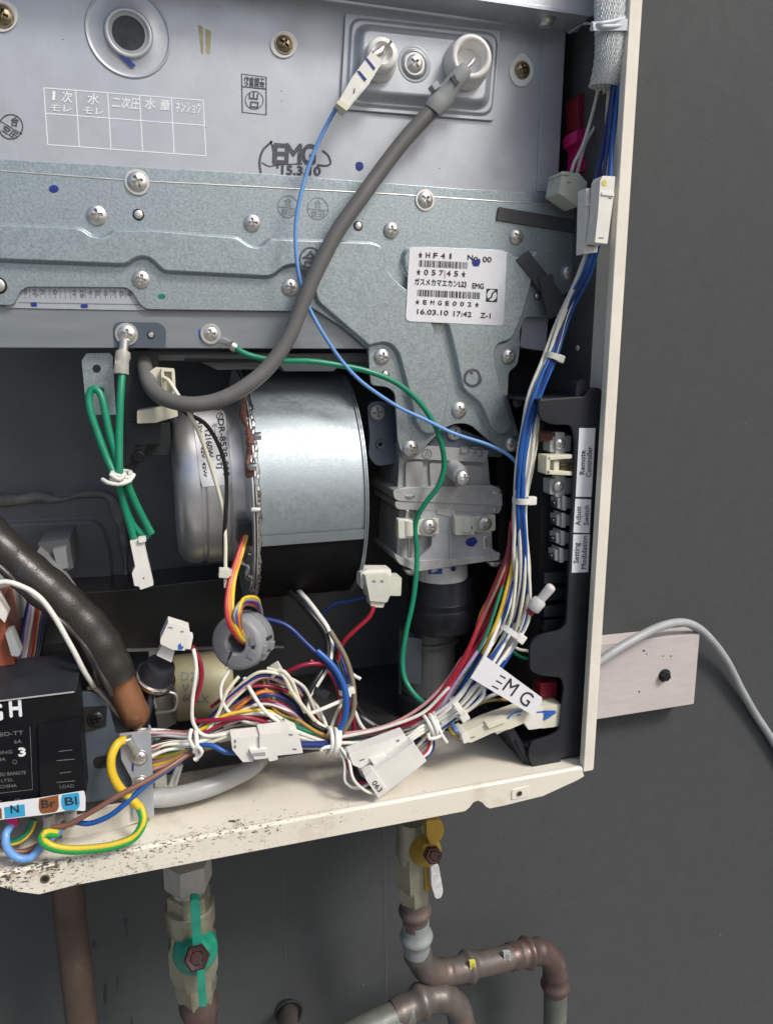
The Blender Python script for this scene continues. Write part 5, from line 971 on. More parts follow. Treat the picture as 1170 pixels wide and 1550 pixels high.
LL = 'loose loops of wire in the tangle'
for i, (c, q) in enumerate((('white', ((350, 1010, -26), (335, 1040, -32), (345, 1075, -36), (378, 1095, -36), (420, 1092, -34), (452, 1100, -32))),
    ('crimson', ((320, 1070, -26), (355, 1045, -32), (400, 1038, -34), (440, 1052, -32), (462, 1080, -30), (478, 1108, -32))),
    ('white', ((440, 1030, -22), (462, 1048, -26), (480, 1068, -28), (492, 1092, -32), (498, 1112, -36))),
    ('red', ((470, 1000, -12), (498, 1018, -16), (512, 1045, -20), (516, 1080, -26), (508, 1110, -32))),
    ('cream', ((534, 1050, -18), (520, 1062, -26), (508, 1085, -32), (500, 1108, -36))),
    ('white', ((318, 1108, -30), (345, 1088, -34), (390, 1080, -38), (425, 1086, -38), (452, 1104, -36))),
    ('grey', ((536, 1060, -22), (552, 1088, -26), (580, 1102, -30), (612, 1104, -36))),
    ('navy', ((300, 1108, -28), (330, 1075, -30), (375, 1058, -30), (425, 1066, -28), (455, 1096, -28))),
    ('black', ((380, 1030, -24), (400, 1062, -30), (436, 1092, -32), (480, 1112, -34))),
    ('white', ((500, 1118, -40), (540, 1112, -42), (590, 1098, -46), (640, 1078, -50), (680, 1040, -52))),
    ('pink', ((505, 1112, -36), (550, 1106, -40), (610, 1088, -44), (660, 1050, -46), (700, 995, -46))),
    ('cream', ((300, 1130, -44), (340, 1118, -48), (372, 1112, -50), (400, 1108, -44))))):
    W(c, f'{NM.get(c, c)} loose wire crossing the tangle, ' + ('rising left of the ferrite ring foot', 'arching high under the ferrite ring', 'dropping into the wrapped tie', 'bowing out right of the black wires', 'short and slanting by the white tie', 'lying flat above the wide plug', 'sloping off towards the valve base', 'arching low behind the others', 'running down right from the ferrite ring', 'sweeping up towards the folded tag', 'sweeping up beside the harness edge', 'passing through the knotted tie')[i], q, 1.55, LL)

# green earth wire, blue ignition wire
W('lightblue', 'thin light blue wire curving across the manifold cover from the white plug', [(512, 160, -26), (498, 182, -26), (484, 208, -25), (470, 245, -24), (458, 285, -24), (450, 330, -24), (448, 375, -24), (452, 420, -24), (464, 458, -16), (488, 502, -17), (520, 548, -18), (555, 585, -19), (600, 615, -20), (650, 638, -21), (700, 660, -24), (745, 676, -30), (772, 692, -38), (787, 712, -44), (791, 735, -46), (792, 757, -48)], 1.55)
ge = thing('earth_wire', 'green wire with a ring terminal curving from the frame bar past the gas valve', 'wire', P(600, 580, -20))
mb = MB(); q = [(356, 526, -12), (368, 534, -14), (385, 540, -15), (420, 546, -16), (470, 547, -17), (520, 554, -17), (560, 563, -18), (600, 580, -18), (632, 606, -18), (655, 638, -18), (668, 672, -18), (672, 705, -17), (664, 735, -16), (645, 760, -13), (632, 782, -10), (628, 800, -8), (631, 830, -9), (630, 868, -12), (625, 910, -14), (615, 955, -16), (609, 1000, -18), (613, 1028, -22), (628, 1052, -30), (648, 1068, -38), (668, 1078, -44)]
mb.tube(catmull([P(*p) for p in q], .003), 1.9, 12); obj('wire_jacket', mb, WM['green'], ge, smooth=60)
mb = MB(); mb.tube([P(336, 515, -7), P(345, 519, -10), P(350, 522, -12)], [2.4, 2.0, 2.6], 12); mb.tube([P(352, 524, -12), P(358, 528, -13)], [3.0, 2.8], 12); mb.lathe(P(319, 506, -3.4), (0, -1, 0), [(0, 6), (.7, 6), (.7, 3), (0, 3)], seg=28, caps=False); obj('ring_terminal', mb, M['zinc'], ge, smooth=50)
bp_ = thing('spade_plug', 'off white plug with two blue pen bars on the left electrode pin', 'connector', P(545, 120, -28))
pbox('plug_body', [(562, 78), (580, 92), (558, 128), (527, 165), (524, 167), (511, 156), (533, 117)], -33, -25, 'white', bp_, .8); pbox('plug_flange', [(515, 149), (531, 161), (525, 168), (509, 156)], -34.5, -23.5, 'cream_pl', bp_, .5); pbox('side_rail', [(545, 130), (550, 133), (528, 162), (522, 160)], -34, -31, 'white', bp_, .4)
mb = MB(); mb.tube([P(566, 84, -30), P(576, 78, -30), P(580, 72, -29)], [2.4, 2.3, 1.4], 10); obj('metal_clip', mb, M['zinc'], bp_, smooth=50)
mb = MB(); SB = plane(-33); mb.flat(SB, [(552, 89), (556, 88), (568, 103), (566, 107)], .3); mb.flat(SB, [(540, 108), (544, 107), (555, 120), (552, 124)], .3); obj('blue_bar', mb, M['blueink'], bp_, smooth=0, kind='stuff')

# folded green wires at the left
fg = thing('folded_earth_wire', 'doubled green wires hanging from the bar screw in a tied loop with a white plug', 'wire', P(185, 650, -16))
for i, q in enumerate((((186, 560, -10), (183, 600, -16), (181, 660, -20), (182, 720, -24), (188, 760, -22), (206, 800, -20), (226, 812, -18)), ((183, 720, -22), (176, 690, -20), (165, 650, -18), (158, 615, -16), (152, 595, -14), (143, 588, -13), (136, 596, -13), (137, 620, -15), (148, 655, -17), (163, 695, -20), (178, 728, -24), (190, 770, -22), (203, 815, -22)), ((188, 720, -26), (205, 760, -24), (220, 790, -22), (230, 808, -22)))):
    mb = MB(); mb.tube(catmull([P(*p) for p in q], .003), 2.3, 12); obj('wire_jacket', mb, WM['green'], fg, smooth=60)
mb = MB(); mb.tube([P(188, 521, -5), P(187, 536, -7)], [2.6, 3], 12); mb.tube([P(187, 533, -7), P(186, 541, -8), P(185, 547, -9), P(184, 566, -10)], [4.4, 4.8, 4.2, 4.6], 14); obj('crimp_sleeve', mb, M['clearish'], fg, smooth=50)
mb = MB(); mb.tube([P(189, 515, -5), P(187, 540, -7.5)], [3.2, 2.2], 12); obj('ring_terminal', mb, M['zinc'], fg, smooth=50)
pbox('plug_body', [(197, 819), (217, 816), (233, 886), (213, 893), (211, 888), (204, 887), (200, 868), (205, 858)], -26, -18, 'white', fg, .6); pbox('plug_lip', [(209, 816), (221, 814), (222, 820), (211, 822)], -28, -17, 'white', fg, .4)
mb = MB(); mb.flat(plane(-26), circ(218, 875, 1.2, n=8), .25); obj('pin_hole', mb, M['ink'], fg, smooth=0)

# cream plug behind the cable, left of motor
cp = thing('cream_plug', 'boxy cream plug half hidden behind the thick grey cable left of the motor', 'connector', P(250, 590, 0))
pbox('plug_body', [(222, 566), (236, 556), (264, 558), (266, 604), (240, 602), (232, 600)], -4, 12, 'cream_pl', cp, .7)
for q in ([(244, 557), (264, 558), (265, 563), (245, 562)], [(244, 562), (249, 562), (250, 602), (246, 602)], [(260, 562), (265, 562), (267, 604), (262, 604)]): pbox('plug_wall', q, -9, -3, 'cream_pl', cp, .4)
pbox('lower_body', [(208, 622), (268, 612), (270, 630), (236, 640), (208, 641)], -6, 12, 'cream_pl', cp, .7)
mb = MB(); mb.flat(plane(-4), [(234, 590), (241, 592), (243, 600), (238, 600)], .3); obj('ink_mark', mb, M['blueink'], cp, smooth=0)
W('cream', 'cream wire running from the cream plug down across the motor sticker', [(247, 571, -8), (255, 576, -12), (268, 596, -16), (287, 625, -22), (300, 650, -18), (315, 690, -14), (328, 735, -12), (338, 780, -12), (342, 820, -16), (342, 862, -20), (342, 890, -24)], 1.6)
W('black', 'black wire running from behind the cable down across the motor sticker', [(262, 610, -14), (285, 627, -16), (310, 640, -16), (328, 665, -14), (340, 700, -12), (343, 740, -12), (341, 780, -14), (339, 810, -14), (342, 850, -18), (345, 866, -20)], 1.7)
# motor wires into the ferrite ring
MG = 'coloured wires from the motor through the ferrite ring'
for i, (c, dx) in enumerate((('red', -6), ('pink', -3), ('orange', 1), ('orange', 5), ('yellow', 9))):
    W(c, f'{c} wire from the motor outlet into the hole of the ferrite ring', [(372 + dx * .3, 808, -4), (362 + dx * .4, 840, -14), (350 + dx * .5, 880, -24), (347 + dx * .6, 920, -36), (352 + dx * .6, 945, -40), (361 + dx * .5, 963, -38), (370 + dx * .4, 974, -24), (374 + dx * .3, 978, -10)], 1.7, MG)
for i, (c, r0) in enumerate((('grey', 24), ('blue', 19), ('crimson', 14), ('yellow', 26), ('orange', 21), ('brown', 11))):
    W(c, f'{NM.get(c, c)} wire looping over the top edge of the ferrite ring', [(374 + i, 976, -14), (366, 960, -36), (356 + i * 1.6, 930, -41), (368, 908 + (26 - r0) * .6, -34), (386 + (r0 - 20) * .5, 906 + (26 - r0) * .7, -24), (396 - (26 - r0) * .3, 925, -12), (398 - (26 - r0) * .4, 950, 0)], 1.5, MG)
# ferrite ring
fr = thing('ferrite_ring', 'grey plastic cased ferrite ring with wires threaded through its hole', 'ferrite ring', P(362, 978, -20))
fa = Vector((-.52, -.80, .12)).normalized(); fc = P(356, 975, -30); rO, rI, wF = px(44, -30), px(16, -30), 24
mb = MB(); mb.lathe(fc, -fa, [(1.2, rI), (0, rI + 1.2), (0, rO - 3), (.8, rO - 1.2), (3, rO), (wF * .46, rO + .8), (wF * .46, rO + .2), (wF * .5, rO + .2), (wF * .5, rO + .8), (wF - 3, rO), (wF, rO - 3), (wF, rI), (1.2, rI)], seg=64, caps=False); obj('ring_case', mb, M['ferrite'], fr, smooth=40)
fu = Vector((0, 0, 1)); fu = (fu - fa * fu.dot(fa)).normalized(); fv = fa.cross(fu)
def fp(a, r, t): return fc - fa * t * MM + (fu * math.sin(a) + fv * math.cos(a)) * r * MM
rotf = Matrix((fv, fa, fu)).transposed()
def fbox(name, a, r, t, size, m='ferrite', bev=.4):
    ra = fu * math.sin(a) + fv * math.cos(a); tb = fa.cross(ra); rot = Matrix((ra, fa, tb)).transposed()
    mb = MB(); mb.box(fp(a, r, t), size, rot); return obj(name, mb, M[m], fr, bevel=bev)
side = 1 if fv.x > 0 else -1
A = lambda deg: R(deg) if side > 0 else R(180 - deg)
for dg, t in ((-10, 6), (-10, 17), (-28, 11)): fbox('hinge_clip', A(dg), rO + .5, t, (2.2, 5, 6))
fbox('hinge_pad', A(-25), rO - 5, -.2, (5, .8, 6)); fbox('hinge_pad', A(15), rO - 5, -.2, (5, .8, 6)); fbox('inset_square', A(-2), rO - 5, -.3, (2, .6, 2), 'ink', 0)
fbox('split_line', A(247), (rI + rO) / 2 - 4, -.05, (6, .3, 1.6), 'ink', 0); fbox('split_line', A(247), (rI + rO) / 2 + 1, -.02, (9, .2, .5), 'ink', 0)
for dg in (10, -18, -40): fbox('case_slot', A(dg), rO + .7, 12, (.8, 8, 2.2), 'ink', 0)
# milky plug beside the valve
mk = thing('milky_plug', 'milky block plug between the blower and the black solenoid collar', 'connector', P(580, 890, -10))
pbox('plug_body', [(553, 872), (590, 870), (592, 898), (586, 912), (560, 910), (558, 898)], -16, 2, 'ivory', mk, .8); pbox('plug_side', [(588, 874), (608, 874), (607, 902), (590, 902)], -12, 0, 'ivory', mk, .7); pbox('plug_tail', [(546, 868), (556, 862), (592, 862), (592, 872), (552, 874), (550, 892), (546, 890)], -8, 4, 'white', mk, .5); pbox('plug_foot', [(560, 908), (584, 910), (580, 920), (562, 919)], -14, -2, 'ivory', mk, .5)
# small thermostat with white plug
ts = thing('thermostat', 'black round sensor with a metal collar and a white plug with a blue pen mark', 'sensor', P(250, 1005, -20))
da = (P(262, 975, -28) - P(232, 1030, -14)).normalized()
mb = MB(); mb.lathe(P(232, 1032, -14), da, [(0, 12), (3, 12.5), (4, 13)], seg=40); obj('sensor_base', mb, M['blackpl'], ts, smooth=40)
mb = MB(); mb.lathe(P(234, 1027, -15), da, [(0, 13), (0, 14), (2.6, 13.6), (3, 12.4), (3, 10)], seg=44); obj('metal_collar', mb, M['chrome'], ts, smooth=50)
mb = MB(); mb.lathe(P(236, 1022, -16), da, [(0, 12), (1, 11.4), (10, 9.6), (11, 8.8), (11, 5)], seg=40); obj('sensor_cap', mb, M['blackpl'], ts, smooth=50)
pbox('plug_neck', [(246, 976), (265, 985), (260, 1003), (237, 992)], -30, -22, 'white', ts, .6); pbox('plug_body', [(243, 968), (255, 942), (287, 952), (288, 960), (280, 985), (262, 984), (243, 975)], -36, -24, 'white', ts, 1); pbox('plug_side', [(284, 961), (293, 963), (289, 983), (278, 982)], -32, -25, 'white', ts, .5)
mb = MB(); mb.flat(plane(-36), [(270, 976), (274, 973), (275, 978), (279, 978), (276, 983), (270, 983)], .3); obj('blue_tick', mb, M['bluepen'], ts, smooth=0)
mb = MB(); q = catmull([P(*p) for p in ((236, 1070, -12), (234, 1052, -16), (258, 1048, -18), (267, 1052, -18), (267, 1068, -18), (264, 1074, -18), (236, 1080, -14))], .002); mb.tube(q, 1.0, 8); obj('wire_clip', mb, M['zinc'], ts, smooth=60)
mb = MB(); mb.prism(rounded([(205, 1030), (262, 1040), (262, 1050), (228, 1060), (228, 1100), (218, 1108), (205, 1095)], 5), -10, 6, tess=True); obj('sensor_holder', mb, M['blackpl'], ts, bevel=1)
# cream tank sticker behind
ft = thing('drain_tank', 'cream translucent tank with faded black print behind the wires', 'tank', P(310, 1040, 60))
mb = MB(); ta = P(262, 1042, 62); tb2 = P(352, 1034, 62); mb.lathe(ta, (1, 0, 0), [(0, 20), (1.2, 24.5), (3, 25.8), ((tb2.x - ta.x) / MM - 6, 25.8), ((tb2.x - ta.x) / MM - 2, 24), ((tb2.x - ta.x) / MM, 19)], seg=56); obj('tank_body', mb, M['amber'], ft, smooth=50)
mb = MB(); SS = cylmap(ta.y, ta.z, .0259); text(mb, SS, 'D2', 285, 1024, 13, -2, 22); text(mb, SS, 'V', 281, 1042, 11, -2, 10, bold=.5); text(mb, SS, '60 LX', 297, 1057, 11, -4, 40, bold=.3); obj('printing', mb, M['stamp2'], ft, smooth=0, kind='stuff')
mb = MB(); mb.prism(rounded([(-60, 905, 10), (60, 900, 10), (190, 893, 30), (290, 880, 30), (430, 870, 10), (430, 982, 4), (180, 988, 4), (-60, 1000, 4)], 10, 6), 100, 148, tess=True); ld = thing('rear_duct', 'dark glossy duct lying across the back panel behind the ferrite ring', 'duct', P(250, 940, 120)); obj('duct_shell', mb, M['duct'], ld, bevel=3)
mb = MB(); mb.prism([(180, 984), (430, 978), (430, 981), (180, 987)], 97, 100); obj('duct_edge', mb, M['castd'], ld)
# grey film / plate behind
mb = MB(); mb.prism([(225, 1000), (262, 995), (268, 1095), (240, 1110)], 50, 70); obj('dark_block', mb, M['greyfilm'], ft, bevel=.8)

for par, Y, holes in ((wd, -60, ((356, 1122, 3, 5), (356, 1130, 3, 5))), (wd, -62, ((440, 1112, 6, 2.5), (446, 1134, 6, 2.5))), (mk, -16, ((566, 880, 5, 3), (578, 880, 5, 3))), (lc, -60, ((715, 1116, 7, 2), (785, 1082, 6, 2))),
                      (wc2, -71, ((923, 300, 5, 1.5), (909, 360, 8, 1.5))), (wc1, -60, ((894, 372, 9, 1.5), (896, 296, 8, 1.5))), (wp, -60, ((602, 1121, 5, 3), (548, 1150, 8, 2))), (bp_, -33, ((536, 138, 2.5, 8),)), (ts, -36, ((258, 950, 7, 2), (276, 956, 5, 2))), (mc, -30, ((860, 276, 6, 1.5),))):
    for x, y, w, h in holes:
        mb = MB(); mb.flat(plane(Y), rect(x, y, w, h, -18 if par in (lc, wp) else 5), .2); obj('pin_slot', mb, M['stamp2'], par, smooth=0)
# ------------------------------------------------------------------ LEFT: hose, box, plate
hs = thing('foam_hose', 'black foam lagged hose coming in from the left edge with a bare copper end', 'pipe', P(120, 920, -30))
mb = MB(); q = catmull([P(*p) for p in ((-60, 775, -20), (0, 825, -24), (50, 872, -28), (100, 915, -32), (135, 950, -34), (160, 990, -36), (180, 1030, -38))], .003); n = len(q)
mb.tube(q, [12.2 + .5 * math.sin(i * .4) + .35 * math.sin(i * 1.3) for i in range(n)], 28); obj('foam_jacket', mb, M['hose'], hs, smooth=60)
mb = MB(); q2 = [v + Vector((-.0038, -.0108, -.0048)) for v in q]; mb.tube(q2[4:], [2.2 + .5 * math.sin(i * .9) for i in range(n - 4)], 8); obj('glued_seam', mb, M['hose'], hs, smooth=50)
mb = MB(); q = catmull([P(*p) for p in ((170, 1000, -34), (184, 1035, -34), (198, 1066, -33), (204, 1080, -31), (203, 1092, -28))], .002); mb.tube(q, [9.3] * (len(q) - 3) + [9.1, 8.2, 5.6], 28); obj('copper_end', mb, M['copper'], hs, smooth=60)
mb = MB(); q = catmull([P(*p) for p in ((228, 1040, -20), (226, 1070, -24), (218, 1092, -28), (204, 1100, -28), (206, 1114, -24))], .002); mb.tube(q, 2.6, 10); obj('rubber_clip', mb, M['blackpl'], hs, smooth=60)
W('white', 'thick white wire arching over the left of the foam hose', [(-20, 886, -46), (10, 881, -47), (35, 889, -48), (58, 903, -49), (85, 935, -50), (110, 980, -50), (130, 1020, -46), (160, 1060, -30), (200, 1098, -30), (230, 1115, -36), (265, 1126, -42), (297, 1124, -46), (330, 1112, -42), (370, 1106, -38)], 2.0)
# things behind the hose
lp_ = thing('translucent_plug', 'large grey translucent plug behind the foam hose at the left edge', 'connector', P(40, 900, 30))
pbox('plug_body', [(-30, 850), (18, 845), (30, 890), (36, 935), (-30, 945)], 20, 60, 'boot', lp_, 1); pbox('plug_body', [(52, 842), (86, 872), (110, 905), (110, 928), (60, 934)], 40, 70, 'boot', lp_, 1)
lp2 = thing('grey_plug', 'dull grey ribbed plug above the foam hose on the back panel', 'connector', P(85, 830, 90))
pbox('plug_body', [(58, 822), (105, 816), (112, 860), (70, 875)], 70, 120, 'inner', lp2, 1); pbox('plug_tip', [(80, 832), (100, 828), (104, 860), (88, 862)], 64, 72, 'boot', lp2, .8)
rp = thing('terracotta_block', 'terracotta plastic block at the left edge above the black box', 'component', P(5, 980, -30))
pbox('block_body', [(-40, 925), (0, 915), (18, 985), (25, 1015), (-40, 1020)], -30, 10, 'redbrown', rp, 1); pbox('grey_clip', [(8, 958), (18, 955), (32, 990), (28, 994), (18, 993)], -38, -28, 'boot', rp, .5); pbox('milky_tip', [(-4, 900), (4, 915), (12, 930), (8, 943), (-4, 930)], -40, -30, 'white', rp, .6)
LG = 'wires behind the foam hose at the left'
for i, c in enumerate(('navy', 'lilac', 'white', 'brown', 'red', 'gold', 'navy', 'black')):
    W(c, f'{NM.get(c, c)} wire dropping behind the foam hose into the black box', [(42 + i * 4, 870, 10), (44 + i * 4, 905, 4), (38 + i * 4, 950, -4), (30 + i * 4, 1000, -14), (22 + i * 4, 1030, -20)], 1.8, LG)

bx = thing('power_box', 'black rectangular power box with white lettering at the lower left edge', 'electrical box', P(40, 1150, -60))
BY = -64
pbox('box_body', [(-80, 1078), (115, 1046), (119, 1060), (130, 1209), (-80, 1245)], BY, 20, 'blackbox', bx, .8)
zt1 = P(60, 1054, BY).z; 
mb = MB(); a = P(-80, 1070, BY); b = P(116, 1046, BY); a.z = b.z = zt1
mb.poly3([Vector((a.x, BY * MM - .0005, zt1 - .0005)), Vector((b.x, BY * MM - .0005, zt1 - .0005)), Vector((b.x + .001, -.024, zt1 + .0075)), Vector((a.x, -.024, zt1 + .0075))], Vector((0, 0, .0015))); obj('top_cover', mb, M['blackpl'], bx, bevel=.4)
mb = MB(); mb.tube([Vector((a.x, BY * MM - .0006, zt1 + .0003)), Vector((b.x - .001, BY * MM - .0006, zt1 + .0003))], .5, 8); obj('cover_edge', mb, M['boot'], bx, smooth=60)
pbox('side_cover', [(58, 1098), (121, 1088), (130, 1200), (62, 1212)], BY - 2.2, BY + .5, 'blackbox', bx, .6)
pbox('label_panel', [(-80, 1106), (47, 1095), (50, 1196), (-80, 1214)], BY - .5, BY + .3, 'blackbox', bx, .2)
mb = MB(); SX = plane(BY)
text(mb, SX, 'H', 24, 1072, 25, 4, 17, bold=1.1); text(mb, SX, 'G', -6, 1078, 25, 4, 20, bold=1.1); text(mb, plane(BY - .5), '3', 34, 1138, 12, 4, 10, bold=.9); obj('lettering', mb, M['whiteink'], bx, smooth=0, kind='stuff')
mb = MB(); SX = plane(BY - .5)
for tx, x, y, h, w in (('BD-TT', 18, 1110, 6, 36), ('6A', 28, 1122, 5.5, 11), ('SPRING', 2, 1139, 5, 34), ('4A', 4, 1149, 5, 11), ('MITED BANGTE', 14, 1171, 5, 52), ('S LTD.', 8, 1181, 4.5, 26), ('IN CHINA', 8, 1190, 5, 36), ('CE', 27, 1211, 4, 9), ('PS', -1, 1214, 5, 10)): text(mb, SX, tx, x, y, h, 5, w, bold=.1)
mb.stroke(SX, [(-80, 1209), (50, 1195), (46, 1100)], .9); mb.stroke(SX, circ(23, 1153, 3), .8, closed=True); obj('fine_print', mb, M['greyprint'], bx, smooth=0, kind='stuff')
mb = MB(); SX = plane(BY - 2.2)
for y, w in ((1136, 20), (1150, 27), (1169, 17), (1183, 28)): mb.stroke(SX, [(100 - w / 2, y + 1.2), (100 + w / 2, y - 1.2)], 1.1)
text(mb, SX, 'LOAD', 102, 1190, 5, 4, 22); obj('fine_print', mb, M['greyprint'], bx, smooth=0, kind='stuff')
ls = thing('colour_code_label', 'white strip lettered N, Br and Bl under the black power box', 'label', P(70, 1220, BY - 3))
mb = MB(); mb.prism(rounded([(-80, 1226, 0), (60, 1208, 0), (128, 1197, 3), (130, 1206, 6), (130, 1228, 4), (108, 1226, 8), (70, 1233, 8), (0, 1241, 2), (-80, 1252, 0)], 2), BY - 3.4, BY - 3, tess=True); obj('strip', mb, M['paper'], ls)
SQ = plane(BY - 3.4)
for nm, q, m in (('brown_patch', rounded([(60, 1209, 1), (89, 1203, 1), (90, 1222, 8), (86, 1229, 8), (62, 1232, 8), (59, 1222, 4)], 3), 'brownlab'), ('blue_patch', rounded([(94, 1203, 3), (120, 1199, 3), (122, 1218, 8), (118, 1226, 8), (95, 1227, 8), (93, 1212, 3)], 3), 'bluelab'), ('blue_patch', [(7, 1222), (38, 1217), (39, 1235), (8, 1239)], 'bluelab'), ('brown_patch', [(-20, 1226), (3, 1223), (4, 1239), (-20, 1242)], 'brownlab')):
    mb = MB(); mb.flat(SQ, q, .12); obj(nm, mb, M[m], ls, smooth=0)
mb = MB(); text(mb, SQ, 'Br', 74, 1216, 12, 6, 21, off=.25, bold=.35); text(mb, SQ, 'Bl', 108, 1212, 12, 6, 18, off=.25, bold=.35); text(mb, SQ, 'N', 23, 1224, 12, 6, 12, off=.25, bold=.35); obj('lettering', mb, M['ink'], ls, smooth=0, kind='stuff')
for x, y in ((74, 1232), (107, 1227)):
    mb = MB(); mb.lathe(P(x, y, -52), (0, 0, -1), [(0, 3.8), (5, 3.6), (9, 4.1), (9, 3.2), (2, 2.6)], seg=24); obj('clear_ferrule', mb, M['clearish'], bx, smooth=50)
pbox('red_ferrule', [(10, 1238), (28, 1236), (27, 1252), (11, 1254)], -58, -48, 'magenta', bx, .6)
# mounting plate with screws
mt = thing('grounding_plate', 'dark blue grey slotted steel plate with screws right of the black power box', 'metal plate', P(180, 1150, -40))
pbox('rear_plate', [(112, 1054, 2), (125, 1047, 6), (148, 1050, 12), (165, 1070, 8), (176, 1112, 2), (226, 1108, 2), (226, 1200, 2), (128, 1215, 2)], -42, -40, 'bluegrey', mt, .3)
pbox('front_plate', [(181, 1112, 2), (226, 1107, 2), (232, 1237, 2), (202, 1240, 2), (200, 1180, 2), (184, 1150, 2)], -47, -45, 'sheet', mt, .3)
pbox('plate_side', [(225, 1107), (229, 1110), (234, 1236), (231, 1237)], -46, -36, 'sheet', mt, .2)
mb = MB(); mb.flat(plane(-42), rounded([(141, 1146), (174, 1142), (175, 1160), (142, 1164)], 9, 6), .2); obj('slot', mb, M['cavity'], mt, smooth=0)
mb = MB(); mb.flat(plane(-42), rounded([(120, 1070), (163, 1068), (161, 1100), (128, 1110), (120, 1100)], 3), .2); obj('screw_recess', mb, M['cavity'], mt, smooth=0)
screw(mt, 147, 1087, -43, 12, 'dark', rot=10); screw(mt, 212, 1147, -47.2, 12, 'washer', rot=20); screw(mt, 213, 1185, -47.2, 12, 'washer', rot=5)
pbox('brass_pin', [(131, 1040), (146, 1037), (148, 1043), (133, 1045)], -40, -36, 'brass', mt, .6)
mb = MB(); mb.flat(plane(-47), [(200, 1152), (203, 1152), (203, 1168), (200, 1166)], .3); obj('blue_tick', mb, M['blueink'], mt, smooth=0)
# yellow/green earth wire: two-tone
yg = thing('striped_earth_wire', 'yellow and green striped earth wire looping from the plate screw down to the tray lip', 'wire', P(150, 1220, -56))
q = catmull([P(*p) for p in ((190, 1120, -50), (180, 1124, -54), (170, 1142, -58), (169, 1165, -60), (180, 1190, -61), (198, 1208, -62), (214, 1226, -64), (217, 1244, -68), (205, 1266, -71), (180, 1278, -73), (140, 1285, -74), (100, 1286, -74), (75, 1280, -73), (64, 1270, -72), (68, 1262, -71), (85, 1262, -66))], .002)
half = int(len(q) * .38)
mb = MB(); mb.tube(q[:half + 1], 2.7, 14); obj('yellow_jacket', mb, WM['yellow'], yg, smooth=60)
mb = MB(); mb.tube(q[half:], 2.7, 14); obj('green_jacket', mb, WM['green'] if 0 else mat('bright_green', (.03, .36, .07), .34, vs=120), yg, smooth=60)
mb = MB(); mb.tube([v + Vector((.0006, -.0007, .0013)) for v in q[half:]], 1.7, 10); obj('yellow_stripe', mb, WM['yellow'], yg, smooth=60)
mb = MB(); mb.tube([P(188, 1122, -51), P(196, 1118, -51), P(202, 1130, -50), P(206, 1138, -49)], [2.6, 2.6, 2.2, 3.0], 12); obj('ring_terminal', mb, M['zinc'], yg, smooth=50)
W('brown', 'brown wire rising from the power box across the plate to the knotted tie', [(78, 1252, -62), (100, 1250, -64), (140, 1228, -66), (180, 1204, -66), (220, 1182, -62), (258, 1160, -56), (290, 1140, -48), (330, 1128, -40)], 2.1)
W('blue', 'blue wire rising from the power box across the plate to the knotted tie', [(110, 1243, -60), (135, 1247, -62), (165, 1236, -64), (195, 1212, -64), (225, 1185, -60), (262, 1158, -54), (292, 1136, -46), (330, 1126, -38)], 2.1)
W('lightblue', 'thick light blue wire looping under the power box onto the tray', [(18, 1248, -56), (10, 1262, -62), (12, 1284, -66), (28, 1298, -67), (48, 1297, -67), (62, 1282, -64), (75, 1270, -58), (92, 1258, -52)], 3.0)
W('brown', 'dull brown wire in a low loop behind the thick light blue one', [(-10, 1270, -56), (10, 1284, -60), (35, 1290, -60), (60, 1280, -58), (80, 1262, -54), (100, 1250, -50)], 2.3)
W('green', 'short green striped wire behind the red ferrule', [(52, 1240, -48), (44, 1258, -50), (30, 1272, -52), (12, 1276, -52)], 2.2)
W('yellow', 'short yellow stripe wire beside the green one under the power box', [(55, 1242, -50), (47, 1261, -52), (32, 1275, -54), (16, 1279, -54)], 1.0)
LB = 'wires fanning out to the grounding plate'
for i, c in enumerate(('navy', 'blue', 'green', 'yellow', 'mauve', 'yellow', 'pink')):
    W(c, f'{NM.get(c, c)} wire fanning from behind the grounding plate to the knotted tie', [(222, 1128 + i * 6.5, -34), (250, 1128 + i * 5, -36), (276, 1127 + i * 3, -40), (300, 1126 + i * 1.5, -42)], 1.7, LB)
for i in range(2): W('white', 'thin white wire hanging under the bundle left of the grey tube', [(270 + i * 5, 1158, -30), (262 + i * 6, 1180, -28), (256 + i * 6, 1196, -28), (250, 1206, -28)], 1.7, 'white wires under the bundle')
pbox_t = thing('milky_clip', 'milky clip standing on the tray behind the grounding plate', 'clip', P(245, 1190, -20)); pbox('clip_body', [(234, 1175), (252, 1172), (254, 1198), (236, 1202)], -30, -20, 'ivory', pbox_t, .6); pbox('clip_foot', [(236, 1198), (264, 1192), (264, 1200), (238, 1204)], -32, -18, 'ivory', pbox_t, .5)
gt = thing('flexible_tube', 'grey translucent flexible tube lying curved on the bottom tray', 'tube', P(300, 1190, -40))
mb = MB(); q = catmull([P(*p) for p in ((228, 1208, -38), (260, 1206, -38), (310, 1194, -36), (350, 1178, -30), (380, 1162, -20), (395, 1146, -10), (400, 1130, 0))], .0009); mb.tube(q, 6.3, 22); obj('tube_wall', mb, M['pvc'], gt, smooth=60)
pbox('white_board', [(92, 1248), (160, 1224), (200, 1218), (232, 1236), (160, 1262), (95, 1272)], -44, -40, 'cream', mt, .4)

